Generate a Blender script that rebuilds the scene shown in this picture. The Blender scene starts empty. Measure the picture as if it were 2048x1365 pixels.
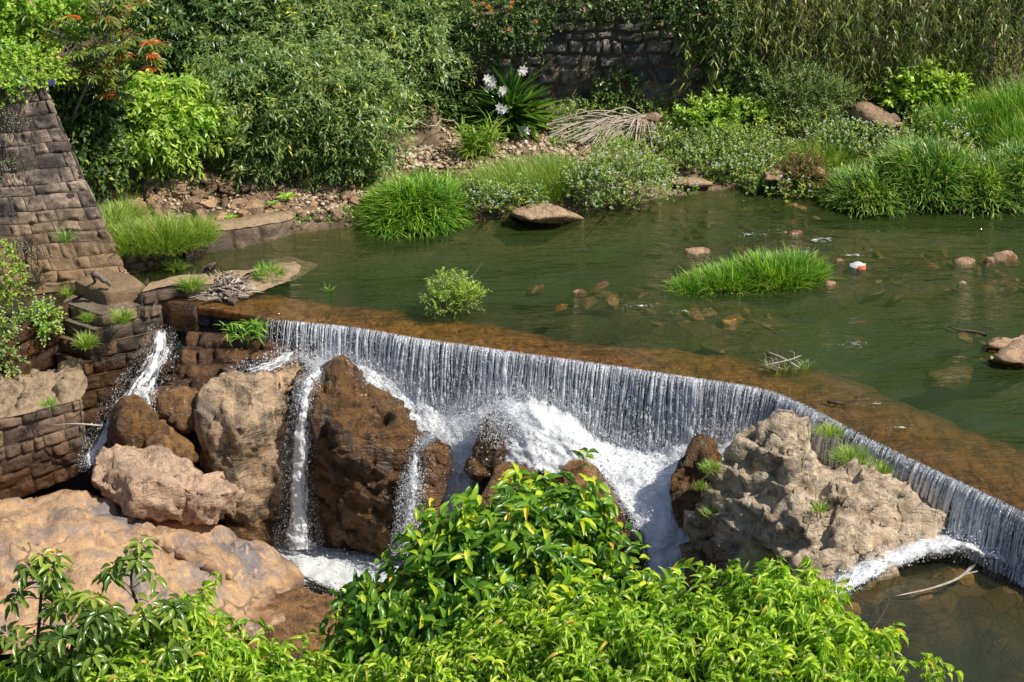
import bpy, bmesh, math, random
import numpy as np
from mathutils import Vector
R = random.Random(7)
NP = np.random.default_rng(11)
scene = bpy.context.scene
COL = scene.collection
# ------------------------------------------------------------------ camera geometry (photo frame 2048x1365)
F_PX = 3822.0
PITCH = math.radians(26.0)
CAM = np.array([0.0, 0.0, 11.3])
CP, SP = math.cos(PITCH), math.sin(PITCH)
def ray(px, py):
    u = (px-1024.0)/F_PX; v = (py-682.5)/F_PX
    return np.array([u, CP - v*SP, -SP - v*CP])
def P(px, py, z=0.0):
    d = ray(px, py); t = (z-CAM[2])/d[2]
    return CAM + d*t
def Q(px, py, y):
    d = ray(px, py); t = y/d[1]
    return CAM + d*t
def ppm(p):
    return F_PX/(p[1]*CP + (CAM[2]-p[2])*SP)
# ------------------------------------------------------------------ noise
_perm = np.random.default_rng(3).permutation(256)
_perm = np.concatenate([_perm]*3)
_g = np.random.default_rng(4).normal(size=(256, 3)); _g /= np.linalg.norm(_g, axis=1)[:, None]
def perlin(p):
    p = np.asarray(p, float)
    i = np.floor(p).astype(int); f = p-i; i &= 255
    w = f*f*f*(f*(f*6-15)+10)
    out = 0
    for dx in (0, 1):
        for dy in (0, 1):
            for dz in (0, 1):
                h = _perm[_perm[_perm[(i[:, 0]+dx) & 255]+((i[:, 1]+dy) & 255)]+((i[:, 2]+dz) & 255)]
                g = _g[h]
                d = g[:, 0]*(f[:, 0]-dx)+g[:, 1]*(f[:, 1]-dy)+g[:, 2]*(f[:, 2]-dz)
                wx = w[:, 0] if dx else 1-w[:, 0]; wy = w[:, 1] if dy else 1-w[:, 1]; wz = w[:, 2] if dz else 1-w[:, 2]
                out = out + d*wx*wy*wz
    return out*1.6
def fbm(p, o=4, g=.5):
    p = np.asarray(p, float); s = 0; a = 1
    for k in range(o):
        s = s + a*perlin(p*(2.03**k)+k*17.3); a *= g
    return s
def worley(p):
    p = np.asarray(p, float)
    i = np.floor(p).astype(int); f = p-i
    d1 = np.full(len(p), 9.); d2 = np.full(len(p), 9.); idc = np.zeros(len(p))
    for dx in (-1, 0, 1):
        for dy in (-1, 0, 1):
            for dz in (-1, 0, 1):
                h = _perm[_perm[_perm[(i[:, 0]+dx) & 255]+((i[:, 1]+dy) & 255)]+((i[:, 2]+dz) & 255)]
                o = _g[h]*.42+.5
                d = np.sqrt((dx+o[:, 0]-f[:, 0])**2+(dy+o[:, 1]-f[:, 1])**2+(dz+o[:, 2]-f[:, 2])**2)
                m = d < d1
                d2 = np.where(m, d1, np.minimum(d2, d)); idc = np.where(m, h/255., idc); d1 = np.where(m, d, d1)
    return d1, d2, idc
def _hv(i, j, k):
    return _perm[_perm[_perm[i & 255]+(j & 255)]+(k & 255)]/127.5-1
def lin(p):
    """piecewise-linear lattice noise (tetrahedral): flat facets meeting in creases"""
    p = np.asarray(p, float) @ np.array([[.36, .48, -.8], [-.8, .6, 0], [.48, .64, .6]])
    i = np.floor(p).astype(int); f = p-i; o = np.argsort(-f, axis=1); fs = np.take_along_axis(f, o, 1)
    c = i.copy(); out = (1-fs[:, 0])*_hv(c[:, 0], c[:, 1], c[:, 2]); r = np.arange(len(p))
    for k in range(3):
        c[r, o[:, k]] += 1
        w = fs[:, k]-(fs[:, k+1] if k < 2 else 0)
        out = out+w*_hv(c[:, 0], c[:, 1], c[:, 2])
    return out
def cr(pts, n):
    """Catmull-Rom resample of control points to n points."""
    p = np.asarray(pts, float)
    if len(p) == 2:
        t = np.linspace(0, 1, n)[:, None]; return p[0]*(1-t)+p[1]*t
    q = np.vstack([2*p[0]-p[1], p, 2*p[-1]-p[-2]])
    s = np.linspace(0, len(p)-1-1e-9, n); k = s.astype(int); t = (s-k)[:, None]
    a, b, c, d = q[k], q[k+1], q[k+2], q[k+3]
    return .5*((2*b)+(-a+c)*t+(2*a-5*b+4*c-d)*t*t+(-a+3*b-3*c+d)*t**3)
def sm(a, b, x):
    t = np.clip((x-a)/(b-a), 0, 1); return t*t*(3-2*t)
def unit(v):
    v = np.asarray(v, float); return v/np.maximum(np.linalg.norm(v, axis=-1, keepdims=True), 1e-9)
# ------------------------------------------------------------------ mesh building
class MB:
    def __init__(s): s.V = []; s.F = []; s.n = 0; s.rnd = []; s.uv = []
    def add(s, V, Fc, rnd=None, uv=None):
        V = np.asarray(V, float).reshape(-1, 3); Fc = np.asarray(Fc, int)
        s.V.append(V); s.F.append(Fc+s.n); s.n += len(V)
        r = np.full(len(V), .5) if rnd is None else (np.full(len(V), float(rnd)) if np.isscalar(rnd) else np.asarray(rnd, float))
        s.rnd.append(r)
        s.uv.append(np.zeros((len(V), 2)) if uv is None else np.asarray(uv, float))
    def grid(s, G, rnd=None, uv=None, closed=False):
        """G: (n,m,3) array of points"""
        n, m = G.shape[:2]
        i = np.arange(n*m).reshape(n, m)
        f = np.stack([i[:-1, :-1], i[1:, :-1], i[1:, 1:], i[:-1, 1:]], -1).reshape(-1, 4)
        if closed:
            f = np.vstack([f, np.stack([i[:-1, -1], i[1:, -1], i[1:, 0], i[:-1, 0]], -1)])
        s.add(G.reshape(-1, 3), f, rnd, uv)
    def tube(s, pts, rad, sides=6, rnd=.5, cap=True):
        pts = np.asarray(pts, float); n = len(pts)
        rad = np.full(n, rad) if np.isscalar(rad) else np.asarray(rad)
        t = unit(np.gradient(pts, axis=0))
        a = np.cross(t, [0.13, .21, 1.0]); a = unit(np.where(np.linalg.norm(a, axis=1, keepdims=True) < .05, np.cross(t, [1., 0, 0]), a))
        b = np.cross(t, a)
        th = np.arange(sides)*2*math.pi/sides
        G = pts[:, None]+rad[:, None, None]*(np.cos(th)[None, :, None]*a[:, None]+np.sin(th)[None, :, None]*b[:, None])
        s.grid(G, rnd, closed=True)
        if cap:
            base = s.n-n*sides
            for k, c in ((0, pts[0]), (n-1, pts[-1])):
                i = np.arange(sides)
                s.V.append(c[None]); s.rnd.append(np.array([rnd if np.isscalar(rnd) else .5])); s.uv.append(np.zeros((1, 2)))
                f = np.stack([base+k*sides+i, base+k*sides+(i+1) % sides, np.full(sides, s.n)], -1)
                s.F.append(f); s.n += 1
    def mesh(s, name, loc=(0, 0, 0), smooth=False):
        me = bpy.data.meshes.new(name)
        V = np.vstack(s.V)-np.asarray(loc, float)
        loops = np.concatenate([f.ravel() for f in s.F])
        tot = np.concatenate([np.full(len(f), f.shape[1]) for f in s.F])
        start = np.concatenate([[0], np.cumsum(tot)[:-1]])
        me.vertices.add(len(V)); me.vertices.foreach_set('co', V.ravel().astype('f'))
        me.loops.add(len(loops)); me.loops.foreach_set('vertex_index', loops.astype('i'))
        me.polygons.add(len(tot)); me.polygons.foreach_set('loop_start', start.astype('i'))
        a = me.attributes.new('rnd', 'FLOAT', 'POINT'); a.data.foreach_set('value', np.concatenate(s.rnd).astype('f'))
        uv = np.vstack(s.uv)
        if np.any(uv):
            u = me.uv_layers.new(name='UVMap'); u.data.foreach_set('uv', uv[loops].ravel().astype('f'))
        me.update(); me.validate()
        if smooth: me.polygons.foreach_set('use_smooth', np.ones(len(tot), bool))
        return me
    def build(s, name, mat, parent=None, loc=None, smooth=False):
        V = np.vstack(s.V)
        if loc is None:
            if parent is not None: loc = np.array(parent.location)
            else: loc = np.array([(V[:, 0].min()+V[:, 0].max())/2, (V[:, 1].min()+V[:, 1].max())/2, V[:, 2].min()])
        o = bpy.data.objects.new(name, s.mesh(name, loc, smooth)); COL.objects.link(o)
        o.data.materials.append(mat)
        if parent is not None: o.parent = parent
        else: o.location = loc
        return o
def tag(o, label=None, cat=None, group=None, kind=None):
    if label: o['label'] = label
    if cat: o['category'] = cat
    if group: o['group'] = group
    if kind: o['kind'] = kind
    return o
def empty(name, loc, label, cat, group=None):
    o = bpy.data.objects.new(name, None); COL.objects.link(o); o.location = loc
    o.empty_display_size = .2
    return tag(o, label, cat, group)
# ------------------------------------------------------------------ materials
def newmat(name):
    m = bpy.data.materials.new(name); m.use_nodes = True
    nt = m.node_tree; nt.nodes.clear()
    out = nt.nodes.new('ShaderNodeOutputMaterial')
    return m, nt, out
class N:
    """tiny node helper"""
    def __init__(s, nt): s.nt = nt
    def n(s, t, **k):
        x = s.nt.nodes.new('ShaderNode'+t)
        for a, b in k.items(): setattr(x, a, b)
        return x
    def l(s, a, b): s.nt.links.new(a, b)
    def noise(s, vec, scale, detail=4, rough=.55, dist=0):
        x = s.n('TexNoise'); x.inputs['Scale'].default_value = scale; x.inputs['Detail'].default_value = detail
        x.inputs['Roughness'].default_value = rough; x.inputs['Distortion'].default_value = dist
        if vec is not None: s.l(vec, x.inputs['Vector'])
        return x.outputs['Fac']
    def ramp(s, fac, stops, interp='LINEAR'):
        x = s.n('ValToRGB'); x.color_ramp.interpolation = interp
        e = x.color_ramp.elements
        while len(e) < len(stops): e.new(.5)
        for k, (p, c) in enumerate(stops):
            e[k].position = p
            e[k].color = (c, c, c, 1) if np.isscalar(c) else (*c, 1)
        s.l(fac, x.inputs['Fac']); return x.outputs['Color']
    def mix(s, fac, a, b, mode='MIX'):
        x = s.n('Mix', data_type='RGBA', blend_type=mode)
        for k, v in ((0, fac), (6, a), (7, b)):
            if hasattr(v, 'type') or hasattr(v, 'links'): s.l(v, x.inputs[k])
            elif k == 0: x.inputs[k].default_value = v
            else: x.inputs[k].default_value = (*v, 1)
        return x.outputs[2]
    def math(s, op, a, b=0., c=None, clamp=False):
        x = s.n('Math', operation=op, use_clamp=clamp)
        for k, v in ((0, a), (1, b), (2, c)):
            if v is None: continue
            if hasattr(v, 'links'): s.l(v, x.inputs[k])
            else: x.inputs[k].default_value = v
        return x.outputs[0]
    def mapping(s, vec, scale=(1, 1, 1), rot=(0, 0, 0), loc=(0, 0, 0)):
        x = s.n('Mapping'); x.inputs['Scale'].default_value = scale; x.inputs['Rotation'].default_value = rot
        x.inputs['Location'].default_value = loc
        s.l(vec, x.inputs['Vector']); return x.outputs[0]
    def attr(s, name='rnd'):
        return s.n('Attribute', attribute_name=name).outputs['Fac']
    def bump(s, h, strength=.5, dist=.02, normal=None):
        x = s.n('Bump'); x.inputs['Strength'].default_value = strength; x.inputs['Distance'].default_value = dist
        s.l(h, x.inputs['Height'])
        if normal is not None: s.l(normal, x.inputs['Normal'])
        return x.outputs[0]
def leaf_mat(name, stops, rough=.42, trans=.32, spec=.5, tcol=None, vary=True):
    m, nt, out = newmat(name); k = N(nt)
    col = k.ramp(k.attr(), stops)
    geo = k.n('NewGeometry')
    nz = k.noise(geo.outputs['Position'], 1.3, 2)
    if vary: col = k.mix(k.ramp(nz, [(.3, 0.), (.7, .55)]), col, k.mix(1., col, (1.45, 1.15, .75), 'MULTIPLY'))
    b = k.n('BsdfPrincipled'); k.l(col, b.inputs['Base Color']); b.inputs['Roughness'].default_value = rough
    b.inputs['Specular IOR Level'].default_value = spec
    t = k.n('BsdfTranslucent'); k.l(k.mix(1., col, tcol or (1.6, 1.7, .6), 'MULTIPLY'), t.inputs['Color'])
    ms = k.n('MixShader'); ms.inputs[0].default_value = trans
    k.l(b.outputs[0], ms.inputs[1]); k.l(t.outputs[0], ms.inputs[2]); k.l(ms.outputs[0], out.inputs[0])
    return m
def rock_mat(name, c_light, c_mid, c_dark, stain=.5, rough=.8, scale=1., bump=.6, wet=None, lichen=0., streak=0., wetrough=.22, moss=0., objrand=False):
    """wet=(z0,z1): below z0 fully wet and dark, above z1 dry"""
    m, nt, out = newmat(name); k = N(nt)
    tc = k.n('TexCoord'); v = tc.outputs['Object']; geo = k.n('NewGeometry'); pos = geo.outputs['Position']
    v = pos
    n1 = k.noise(v, 1.6*scale, 6, .6, .3); n2 = k.noise(v, 6*scale, 8, .65); n3 = k.noise(v, 34*scale, 5, .7)
    col = k.ramp(n1, [(.32, c_mid), (.5, c_light), (.66, c_mid)])
    col = k.mix(k.ramp(n2, [(.52, 0.), (.62, stain)]), col, c_dark)
    col = k.mix(k.ramp(k.noise(v, 90*scale, 3, .7), [(.38, .25), (.5, 0.)]), col, (c_dark[0]*.9, c_dark[1]*.9, c_dark[2]*.9))
    col = k.mix(k.ramp(k.noise(k.mapping(v, (1, 1, 1), (.4, .3, .2)), 2.6*scale, 8, .7, .6), [(.53, 0.), (.62, stain*.9)]), col, c_dark)
    col = k.mix(k.ramp(n3, [(.35, 0.25), (.5, 0.)]), col, (c_dark[0]*.8, c_dark[1]*.8, c_dark[2]*.8))
    gr = k.noise(k.mapping(v, (2.2*scale, 3*scale, 13*scale), (.55, .75, .2)), 1., 7, .68, .9)
    gr2 = k.noise(k.mapping(v, (12*scale, 9*scale, 2.*scale), (-.3, .35, .6)), 1., 6, .65, .6)
    col = k.mix(k.ramp(gr, [(.33, .75), (.43, 0.)]), col, c_dark)
    col = k.mix(k.ramp(gr2, [(.56, 0.), (.66, .55)]), col, (min(1, c_light[0]*1.35), min(1, c_light[1]*1.35), min(1, c_light[2]*1.35)))
    ve = k.n('TexVoronoi', feature='DISTANCE_TO_EDGE'); ve.inputs['Scale'].default_value = .8*scale
    wv = k.n('VectorMath', operation='MULTIPLY_ADD'); k.l(k.n('TexNoise').outputs['Color'], wv.inputs[0])
    nzc = wv.inputs[0].links[0].from_node; nzc.inputs['Scale'].default_value = 2.2*scale; nzc.inputs['Detail'].default_value = 4; k.l(v, nzc.inputs['Vector'])
    wv.inputs[1].default_value = (.55, .55, .55); k.l(v, wv.inputs[2]); k.l(wv.outputs[0], ve.inputs['Vector'])
    crack = k.ramp(ve.outputs['Distance'], [(0., 1.), (.014, 0.)])
    crack = k.math('MULTIPLY', crack, k.ramp(k.noise(v, 1.1, 2), [(.48, 0.), (.62, 1.)]))
    col = k.mix(k.math('MULTIPLY', crack, .75), col, (.02, .015, .01))
    if streak:
        ns = k.noise(k.mapping(v, (7, 7, .6)), 1., 5, .6)
        col = k.mix(k.ramp(ns, [(.5, 0.), (.66, streak)]), col, (.035, .03, .028))
    if lichen:
        nl = k.noise(v, 9., 4, .7)
        sep = k.n('SeparateXYZ'); k.l(geo.outputs['Normal'], sep.inputs[0])
        f = k.math('MULTIPLY', k.ramp(nl, [(.56, 0.), (.64, lichen)]), k.ramp(sep.outputs[2], [(.1, 0.), (.6, 1.)]))
        col = k.mix(f, col, (.48, .47, .43))
    if moss:
        nl = k.noise(v, 3., 6, .7)
        col = k.mix(k.ramp(nl, [(.5, 0.), (.65, moss)]), col, (.05, .055, .012))
    if objrand:
        oi = k.n('ObjectInfo'); 
        col = k.mix(1., col, k.ramp(oi.outputs['Random'], [(0., (.55, .5, .48)), (.5, (.95, .9, .85)), (1., (1.2, 1.05, .9))]), 'MULTIPLY')
        v2 = k.mapping(tc.outputs['Object'], (1, 1, 1))
    b = k.n('BsdfPrincipled')
    hh = k.math('ADD', k.math('MULTIPLY', n2, .8), k.math('MULTIPLY', n3, .45))
    hh = k.math('ADD', hh, k.math('MULTIPLY', k.math('ADD', gr, k.math('MULTIPLY', gr2, .5)), 1.1))
    hh = k.math('SUBTRACT', hh, k.math('MULTIPLY', crack, .5))
    if wet:
        sx = k.n('SeparateXYZ'); k.l(pos, sx.inputs[0])
        zz = k.math('ADD', sx.outputs[2], k.math('MULTIPLY', k.math('SUBTRACT', k.noise(k.mapping(pos, (1, 1, .25)), 2.2, 4), .5), 1.6))
        w = k.n('MapRange'); w.inputs[1].default_value = wet[0]; w.inputs[2].default_value = wet[1]
        w.inputs[3].default_value = 1; w.inputs[4].default_value = 0; k.l(zz, w.inputs[0])
        wc = k.mix(1., col, (.42, .3, .2), 'MULTIPLY')
        col = k.mix(w.outputs[0], col, wc)
        rr = k.math('ADD', k.math('MULTIPLY', w.outputs[0], wetrough-rough), rough)
        k.l(rr, b.inputs['Roughness'])
    else: b.inputs['Roughness'].default_value = rough
    k.l(col, b.inputs['Base Color'])
    k.l(k.bump(hh, min(1., bump*1.25), .075), b.inputs['Normal']); k.l(b.outputs[0], out.inputs[0])
    return m
def block_mat(name, cols, dark=(.03, .025, .022), stain=.6, rough=.85, wetz=None, wetc=(.5, .33, .18), sandz=None, scale=1.):
    """masonry: per-block colour by attribute, soot stains, optional wet below wetz"""
    m, nt, out = newmat(name); k = N(nt)
    pos = k.n('NewGeometry').outputs['Position']
    col = k.ramp(k.attr(), cols)
    n1 = k.noise(pos, 2.3*scale, 6, .65); n2 = k.noise(pos, 14*scale, 6, .65); n3 = k.noise(pos, 60, 4, .7)
    col = k.mix(k.ramp(n1, [(.40, 0.), (.60, stain)]), col, dark)
    col = k.mix(k.ramp(n3, [(.40, .4), (.55, 0.)]), col, dark)
    col = k.mix(k.ramp(n2, [(.42, 0.), (.60, stain*.75)]), col, (dark[0]*1.5, dark[1]*1.5, dark[2]*1.5))
    col = k.mix(k.ramp(k.noise(k.mapping(pos, (5, 5, .8)), 1., 5, .7), [(.54, 0.), (.66, stain*.6)]), col, dark)
    b = k.n('BsdfPrincipled'); sx = k.n('SeparateXYZ'); k.l(pos, sx.inputs[0])
    if sandz:
        f = k.n('MapRange'); f.inputs[1].default_value = sandz[0]; f.inputs[2].default_value = sandz[1]; f.inputs[3].default_value = .85; f.inputs[4].default_value = 0.
        k.l(k.math('ADD', sx.outputs[2], k.math('MULTIPLY', k.math('SUBTRACT', n1, .5), 1.2)), f.inputs[0])
        col = k.mix(f.outputs[0], col, (.40, .26, .13))
    if wetz:
        f = k.n('MapRange'); f.inputs[1].default_value = wetz[0]; f.inputs[2].default_value = wetz[1]; f.inputs[3].default_value = 1; f.inputs[4].default_value = 0
        k.l(k.math('ADD', sx.outputs[2], k.math('MULTIPLY', k.math('SUBTRACT', n1, .5), .8)), f.inputs[0])
        col = k.mix(f.outputs[0], col, k.mix(1., col, wetc, 'MULTIPLY'))
        k.l(k.math('ADD', k.math('MULTIPLY', f.outputs[0], .2-rough), rough), b.inputs['Roughness'])
    else: b.inputs['Roughness'].default_value = rough
    k.l(col, b.inputs['Base Color'])
    k.l(k.bump(k.math('ADD', n2, k.math('MULTIPLY', n3, .5)), .9, .04), b.inputs['Normal']); k.l(b.outputs[0], out.inputs[0])
    return m
def flat_mat(name, stops, rough=.7, nscale=12., bump=.2, spec=.5):
    m, nt, out = newmat(name); k = N(nt)
    pos = k.n('NewGeometry').outputs['Position']
    col = k.ramp(k.attr(), stops); n = k.noise(pos, nscale, 5, .6)
    col = k.mix(k.ramp(n, [(.35, .0), (.65, .5)]), col, k.mix(1., col, (.45, .42, .4), 'MULTIPLY'))
    b = k.n('BsdfPrincipled'); k.l(col, b.inputs['Base Color']); b.inputs['Roughness'].default_value = rough
    b.inputs['Specular IOR Level'].default_value = spec
    k.l(k.bump(n, bump, .03), b.inputs['Normal']); k.l(b.outputs[0], out.inputs[0])
    return m
# ------------------------------------------------------------------ leaves and grass
T_DIA = (np.array([[0, 0, 0], [.45, .5, .06], [1, 0, -.08], [.45, -.5, .06]]), np.array([[0, 1, 2, 3]]))
_t = [0, .22, .5, .78, 1]; _w = [.04, .42, .5, .3, 0.0]
def _leafT(curve, fold=.12):
    V = []; Fc = []
    for k, (t, w) in enumerate(zip(_t, _w)):
        c = -curve*t*t
        a = t - .35*curve*t**3
        V += [[a, w, c+fold*w], [a, 0, c], [a, -w, c+fold*w]]
    for k in range(4):
        i = 3*k
        Fc += [[i, i+3, i+4, i+1], [i+1, i+4, i+5, i+2]]
    return np.array(V), np.array(Fc)
T_LEAF = _leafT(.25, .35)
T_CURL = _leafT(.75, .5)
T_BLADE = (np.array([[0, .5, 0], [0, -.5, 0], [.4, .42, -.04], [.4, -.42, -.04], [.75, .26, -.17], [.75, -.26, -.17], [1, 0, -.36]]),
           None)
def leaves(mb, pos, d, up, L, W, T=T_DIA, rnd=None):
    """instance template leaf at pos with direction d, approximate up vector"""
    d = unit(d); s = unit(np.cross(up, d)); n = np.cross(d, s)
    tv, tf = T
    m = len(pos); L = np.broadcast_to(L, (m,)); W = np.broadcast_to(W, (m,))
    V = pos[:, None]+(tv[None, :, 0:1]*L[:, None, None])*d[:, None]+(tv[None, :, 1:2]*W[:, None, None])*s[:, None]+(tv[None, :, 2:3]*L[:, None, None])*n[:, None]
    r = NP.random(m) if rnd is None else rnd
    k = len(tv)
    if tf is None:
        q = np.array([[0, 1, 3, 2], [2, 3, 5, 4]]); t3 = np.array([[4, 5, 6]])
        off = (np.arange(m)*k)[:, None, None]
        mb.add(V.reshape(-1, 3), (q[None]+off).reshape(-1, 4), np.repeat(r, k))
        mb.F.append((t3[None]+off).reshape(-1, 3)+mb.n-m*k)
    else:
        f = (tf[None]+(np.arange(m)*k)[:, None, None]).reshape(-1, tf.shape[1])
        mb.add(V.reshape(-1, 3), f, np.repeat(r, k))
def sph(n, rng=NP):
    return unit(rng.normal(size=(n, 3)))
def foliage(mb, blobs, ntwig, twig, lpt, L, W, T=T_DIA, droop=.3, upb=.35, lump=.22, lumpf=1.2, inner=.55, spread=.9, face=0.35, dark=0.0, wood=None, woodr=.004, cull=.25):
    """blobs: list of (center(3), radii(3)). Twigs start near the blob skin, leaves alternate along each."""
    vol = np.array([(b[1][0]*b[1][2]+b[1][0]*b[1][1]+b[1][1]*b[1][2]) for b in blobs]); vol = vol/vol.sum()
    ids = NP.choice(len(blobs), ntwig, p=vol)
    C = np.array([b[0] for b in blobs])[ids]; Rr = np.array([b[1] for b in blobs])[ids]
    d = sph(ntwig)
    # most of the twigs on the sides that face light and river
    flip = (d[:, 2] < -.2) & (NP.random(ntwig) < .6); d[flip, 2] *= -1
    flip = (d[:, 1] > .1) & (NP.random(ntwig) < face); d[flip, 1] *= -1
    nn = fbm(d*lumpf*2+C*.9+Rr, 3)
    rad = 1+lump*nn*1.6
    dep = 1-(1-inner)*NP.random(ntwig)**2.2
    keep = ~((nn < -.35) & (NP.random(ntwig) < cull) & (dep > .8))
    p0 = C+d*Rr*(rad*dep)[:, None]
    td = unit(d+np.array([0, 0, upb])+.45*sph(ntwig)); p0 = p0[keep]; td = td[keep]; nt = len(p0); nnk = nn[keep]; depk = dep[keep]
    tl = twig*(.6+.8*NP.random(nt))
    for j in range(lpt):
        t = (j+.6)/lpt
        pos = p0+td*(tl*t)[:, None]-np.array([0, 0, 1.])*(droop*tl*t*t)[:, None]
        side = unit(np.cross(td, sph(nt)))
        ld = unit(td*.7+side*spread+np.array([0, 0, -droop])*(.5+NP.random(nt))[:, None])
        up = unit(np.array([0.15, -.25, 1.])+.45*sph(nt))
        r = np.clip(.5+.25*NP.normal(size=nt)+.18*nnk+.10*(depk-.8), 0, .94)
        r = np.where(NP.random(nt) < .015, 1., r)
        leaves(mb, pos, ld, up, L*(.65+.6*NP.random(nt)), W*(.7+.5*NP.random(nt)), T, r)
    if wood is not None:
        k = NP.permutation(nt)[:min(nt, 400)]
        for i in k:
            ts = np.linspace(-.35, 1, 4)[:, None]
            pts = p0[i]+td[i]*tl[i]*ts-np.array([0, 0, 1.])*droop*tl[i]*ts*ts
            wood.tube(pts, np.linspace(woodr, woodr*.4, 4), 3, .5, cap=False)
    return p0, td
def dome_grass(mb, c, r, h, n, L, W, lean=1.0, rng=NP, z0=None, up=.5, jit=.48):
    """blades over a mound with half-axes r=(rx,ry), height h"""
    th = rng.random(n)*2*math.pi; q = np.sqrt(rng.random(n))
    x = q*np.cos(th); y = q*np.sin(th)
    z = np.sqrt(np.maximum(0, 1-q*q))
    nz = fbm(np.stack([x*2.2+c[0], y*2.2+c[1], z*0], -1), 3)
    pos = np.stack([c[0]+x*r[0], c[1]+y*r[1], c[2]+h*z*(.35+.65*rng.random(n))*(1+.25*nz)], -1)
    d = unit(np.stack([x*lean, y*lean, np.full(n, up)+.5*z], -1)+jit*sph(n, rng))
    L2 = L*(.55+.7*rng.random(n))*np.where(rng.random(n) < .07, 1.6, 1.)
    rr = np.clip(.45+.30*rng.normal(size=n)+.3*nz, 0, .95); rr = np.where(rng.random(n) < .03, 1., rr)
    upv = np.broadcast_to(np.array([0, 0, 1.]), (n, 3))+.3*sph(n, rng)
    leaves(mb, pos-d*(L2*.35)[:, None], d, upv, L2, W*(.7+.6*rng.random(n)), T_BLADE, rr)
def flower(mb, c, r, petals=5, nrm=(0, -.5, .8), rnd=.5, cup=.25, rng=R):
    nrm = unit(np.array(nrm)+.3*np.array([rng.uniform(-1, 1) for _ in range(3)]))
    a = unit(np.cross(nrm, [.3, .8, .1])); b = np.cross(nrm, a)
    V = [c]; Fc = []
    for k in range(petals):
        t = 2*math.pi*k/petals; e = 2*math.pi/petals*.42
        V += [c+r*.6*(math.cos(t-e)*a+math.sin(t-e)*b)+nrm*r*cup*.5, c+r*(math.cos(t)*a+math.sin(t)*b)+nrm*r*cup, c+r*.6*(math.cos(t+e)*a+math.sin(t+e)*b)+nrm*r*cup*.5]
        i = 1+3*k; Fc.append([0, i, i+1, i+2])
    mb.add(np.array(V), np.array(Fc), rnd)
# ------------------------------------------------------------------ rocks
def rock_arrays(hulls, voxel=.05, smooth=6, A=.06, fA=1.2, B=.03, fB=4., W=0., fW=2., C=.0, seed=0, strat=0., zs=.8):
    bm = bmesh.new()
    for h in hulls:
        vs = [bm.verts.new(p) for p in h]
        bmesh.ops.convex_hull(bm, input=vs)
    loose = [v for v in bm.verts if not v.link_faces]
    bmesh.ops.delete(bm, geom=loose, context='VERTS')
    bmesh.ops.recalc_face_normals(bm, faces=bm.faces)
    me = bpy.data.meshes.new('tmp'); bm.to_mesh(me); bm.free()
    o = bpy.data.objects.new('tmp', me); COL.objects.link(o)
    md = o.modifiers.new('r', 'REMESH'); md.mode = 'VOXEL'; md.voxel_size = voxel
    dg = bpy.context.evaluated_depsgraph_get(); dg.update()
    em = o.evaluated_get(dg).to_mesh()
    n = len(em.vertices); V = np.empty(n*3, 'f'); em.vertices.foreach_get('co', V); V = V.reshape(-1, 3).astype(float)
    nl = len(em.loops); L = np.empty(nl, 'i'); em.loops.foreach_get('vertex_index', L)
    npoly = len(em.polygons); Fq = L.reshape(-1, 4) if nl == npoly*4 else None
    if Fq is None:
        ls = np.empty(npoly, 'i'); em.polygons.foreach_get('loop_start', ls); lt = np.empty(npoly, 'i'); em.polygons.foreach_get('loop_total', lt)
        Fq = np.array([[L[s], L[s+1], L[s+2], L[s+min(3, t-1)]] for s, t in zip(ls, lt)])
    o.evaluated_get(dg).to_mesh_clear(); bpy.data.objects.remove(o); bpy.data.meshes.remove(me)
    E = np.vstack([Fq[:, [0, 1]], Fq[:, [1, 2]], Fq[:, [2, 3]], Fq[:, [3, 0]]])
    deg = np.bincount(E.ravel(), minlength=n)[:, None]
    def lap(V, it, lam=.5):
        for _ in range(it):
            S = np.stack([np.bincount(E[:, 0], V[E[:, 1], k], n)+np.bincount(E[:, 1], V[E[:, 0], k], n) for k in range(3)], -1)
            V = V+lam*(S/np.maximum(deg, 1)-V)
        return V
    def nrm(V):
        fn = np.cross(V[Fq[:, 2]]-V[Fq[:, 0]], V[Fq[:, 3]]-V[Fq[:, 1]])
        out = np.zeros_like(V)
        for c in range(4):
            for k in range(3): out[:, k] += np.bincount(Fq[:, c], fn[:, k], n)
        return unit(out)
    V = lap(V, smooth); Nn = nrm(V); s = seed*13.7
    d = A*fbm(V*fA+s, 3)
    V = V+Nn*d[:, None]; 
    if W:
        warp = np.stack([fbm(V*1.7+s+9, 2), fbm(V*1.7+s+31, 2), fbm(V*1.7+s+57, 2)], -1)*.35
        Vw = V*np.array([1, 1, zs])+warp*.25
        V = V+Nn*W*(lin(Vw*fW+s)+.5*lin(Vw*fW*2.2+s+9)+.27*lin(Vw*fW*4.7+s+23)+.14*lin(Vw*fW*9.5+s+41))[:, None]
    if strat:
        q = V @ np.array([.62, .3, .72])*2.6+fbm(V*.9+s, 3)*.9; q2 = V @ np.array([-.8, .1, .45])*1.7+fbm(V*.8+s+5, 3)*.8
        V = V+Nn*(strat*(((q % 1))**1.6-.4)+strat*.7*((q2 % 1)**1.6-.4))[:, None]
    if C:
        d1, d2, ic = worley(V*.9+.25*np.stack([fbm(V*1.5+s, 3), fbm(V*1.5+s+7, 3), fbm(V*1.5+s+3, 3)], -1)+s+3)
        V = V-Nn*(C*np.exp(-(d2-d1)/.035))[:, None]
    Nn = nrm(V)
    g1 = np.exp(-(fbm(V*np.array([1, 1, .6])*fB*.45+s+5, 4)/.05)**2); g2 = np.exp(-(fbm(V*np.array([.8, 1, 1.3])*fB+s+15, 3)/.07)**2)
    V = V+Nn*(-B*1.5*g1-B*.7*g2+.6*B*fbm(V*fB*3+s, 3))[:, None]
    return V, Fq
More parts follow.
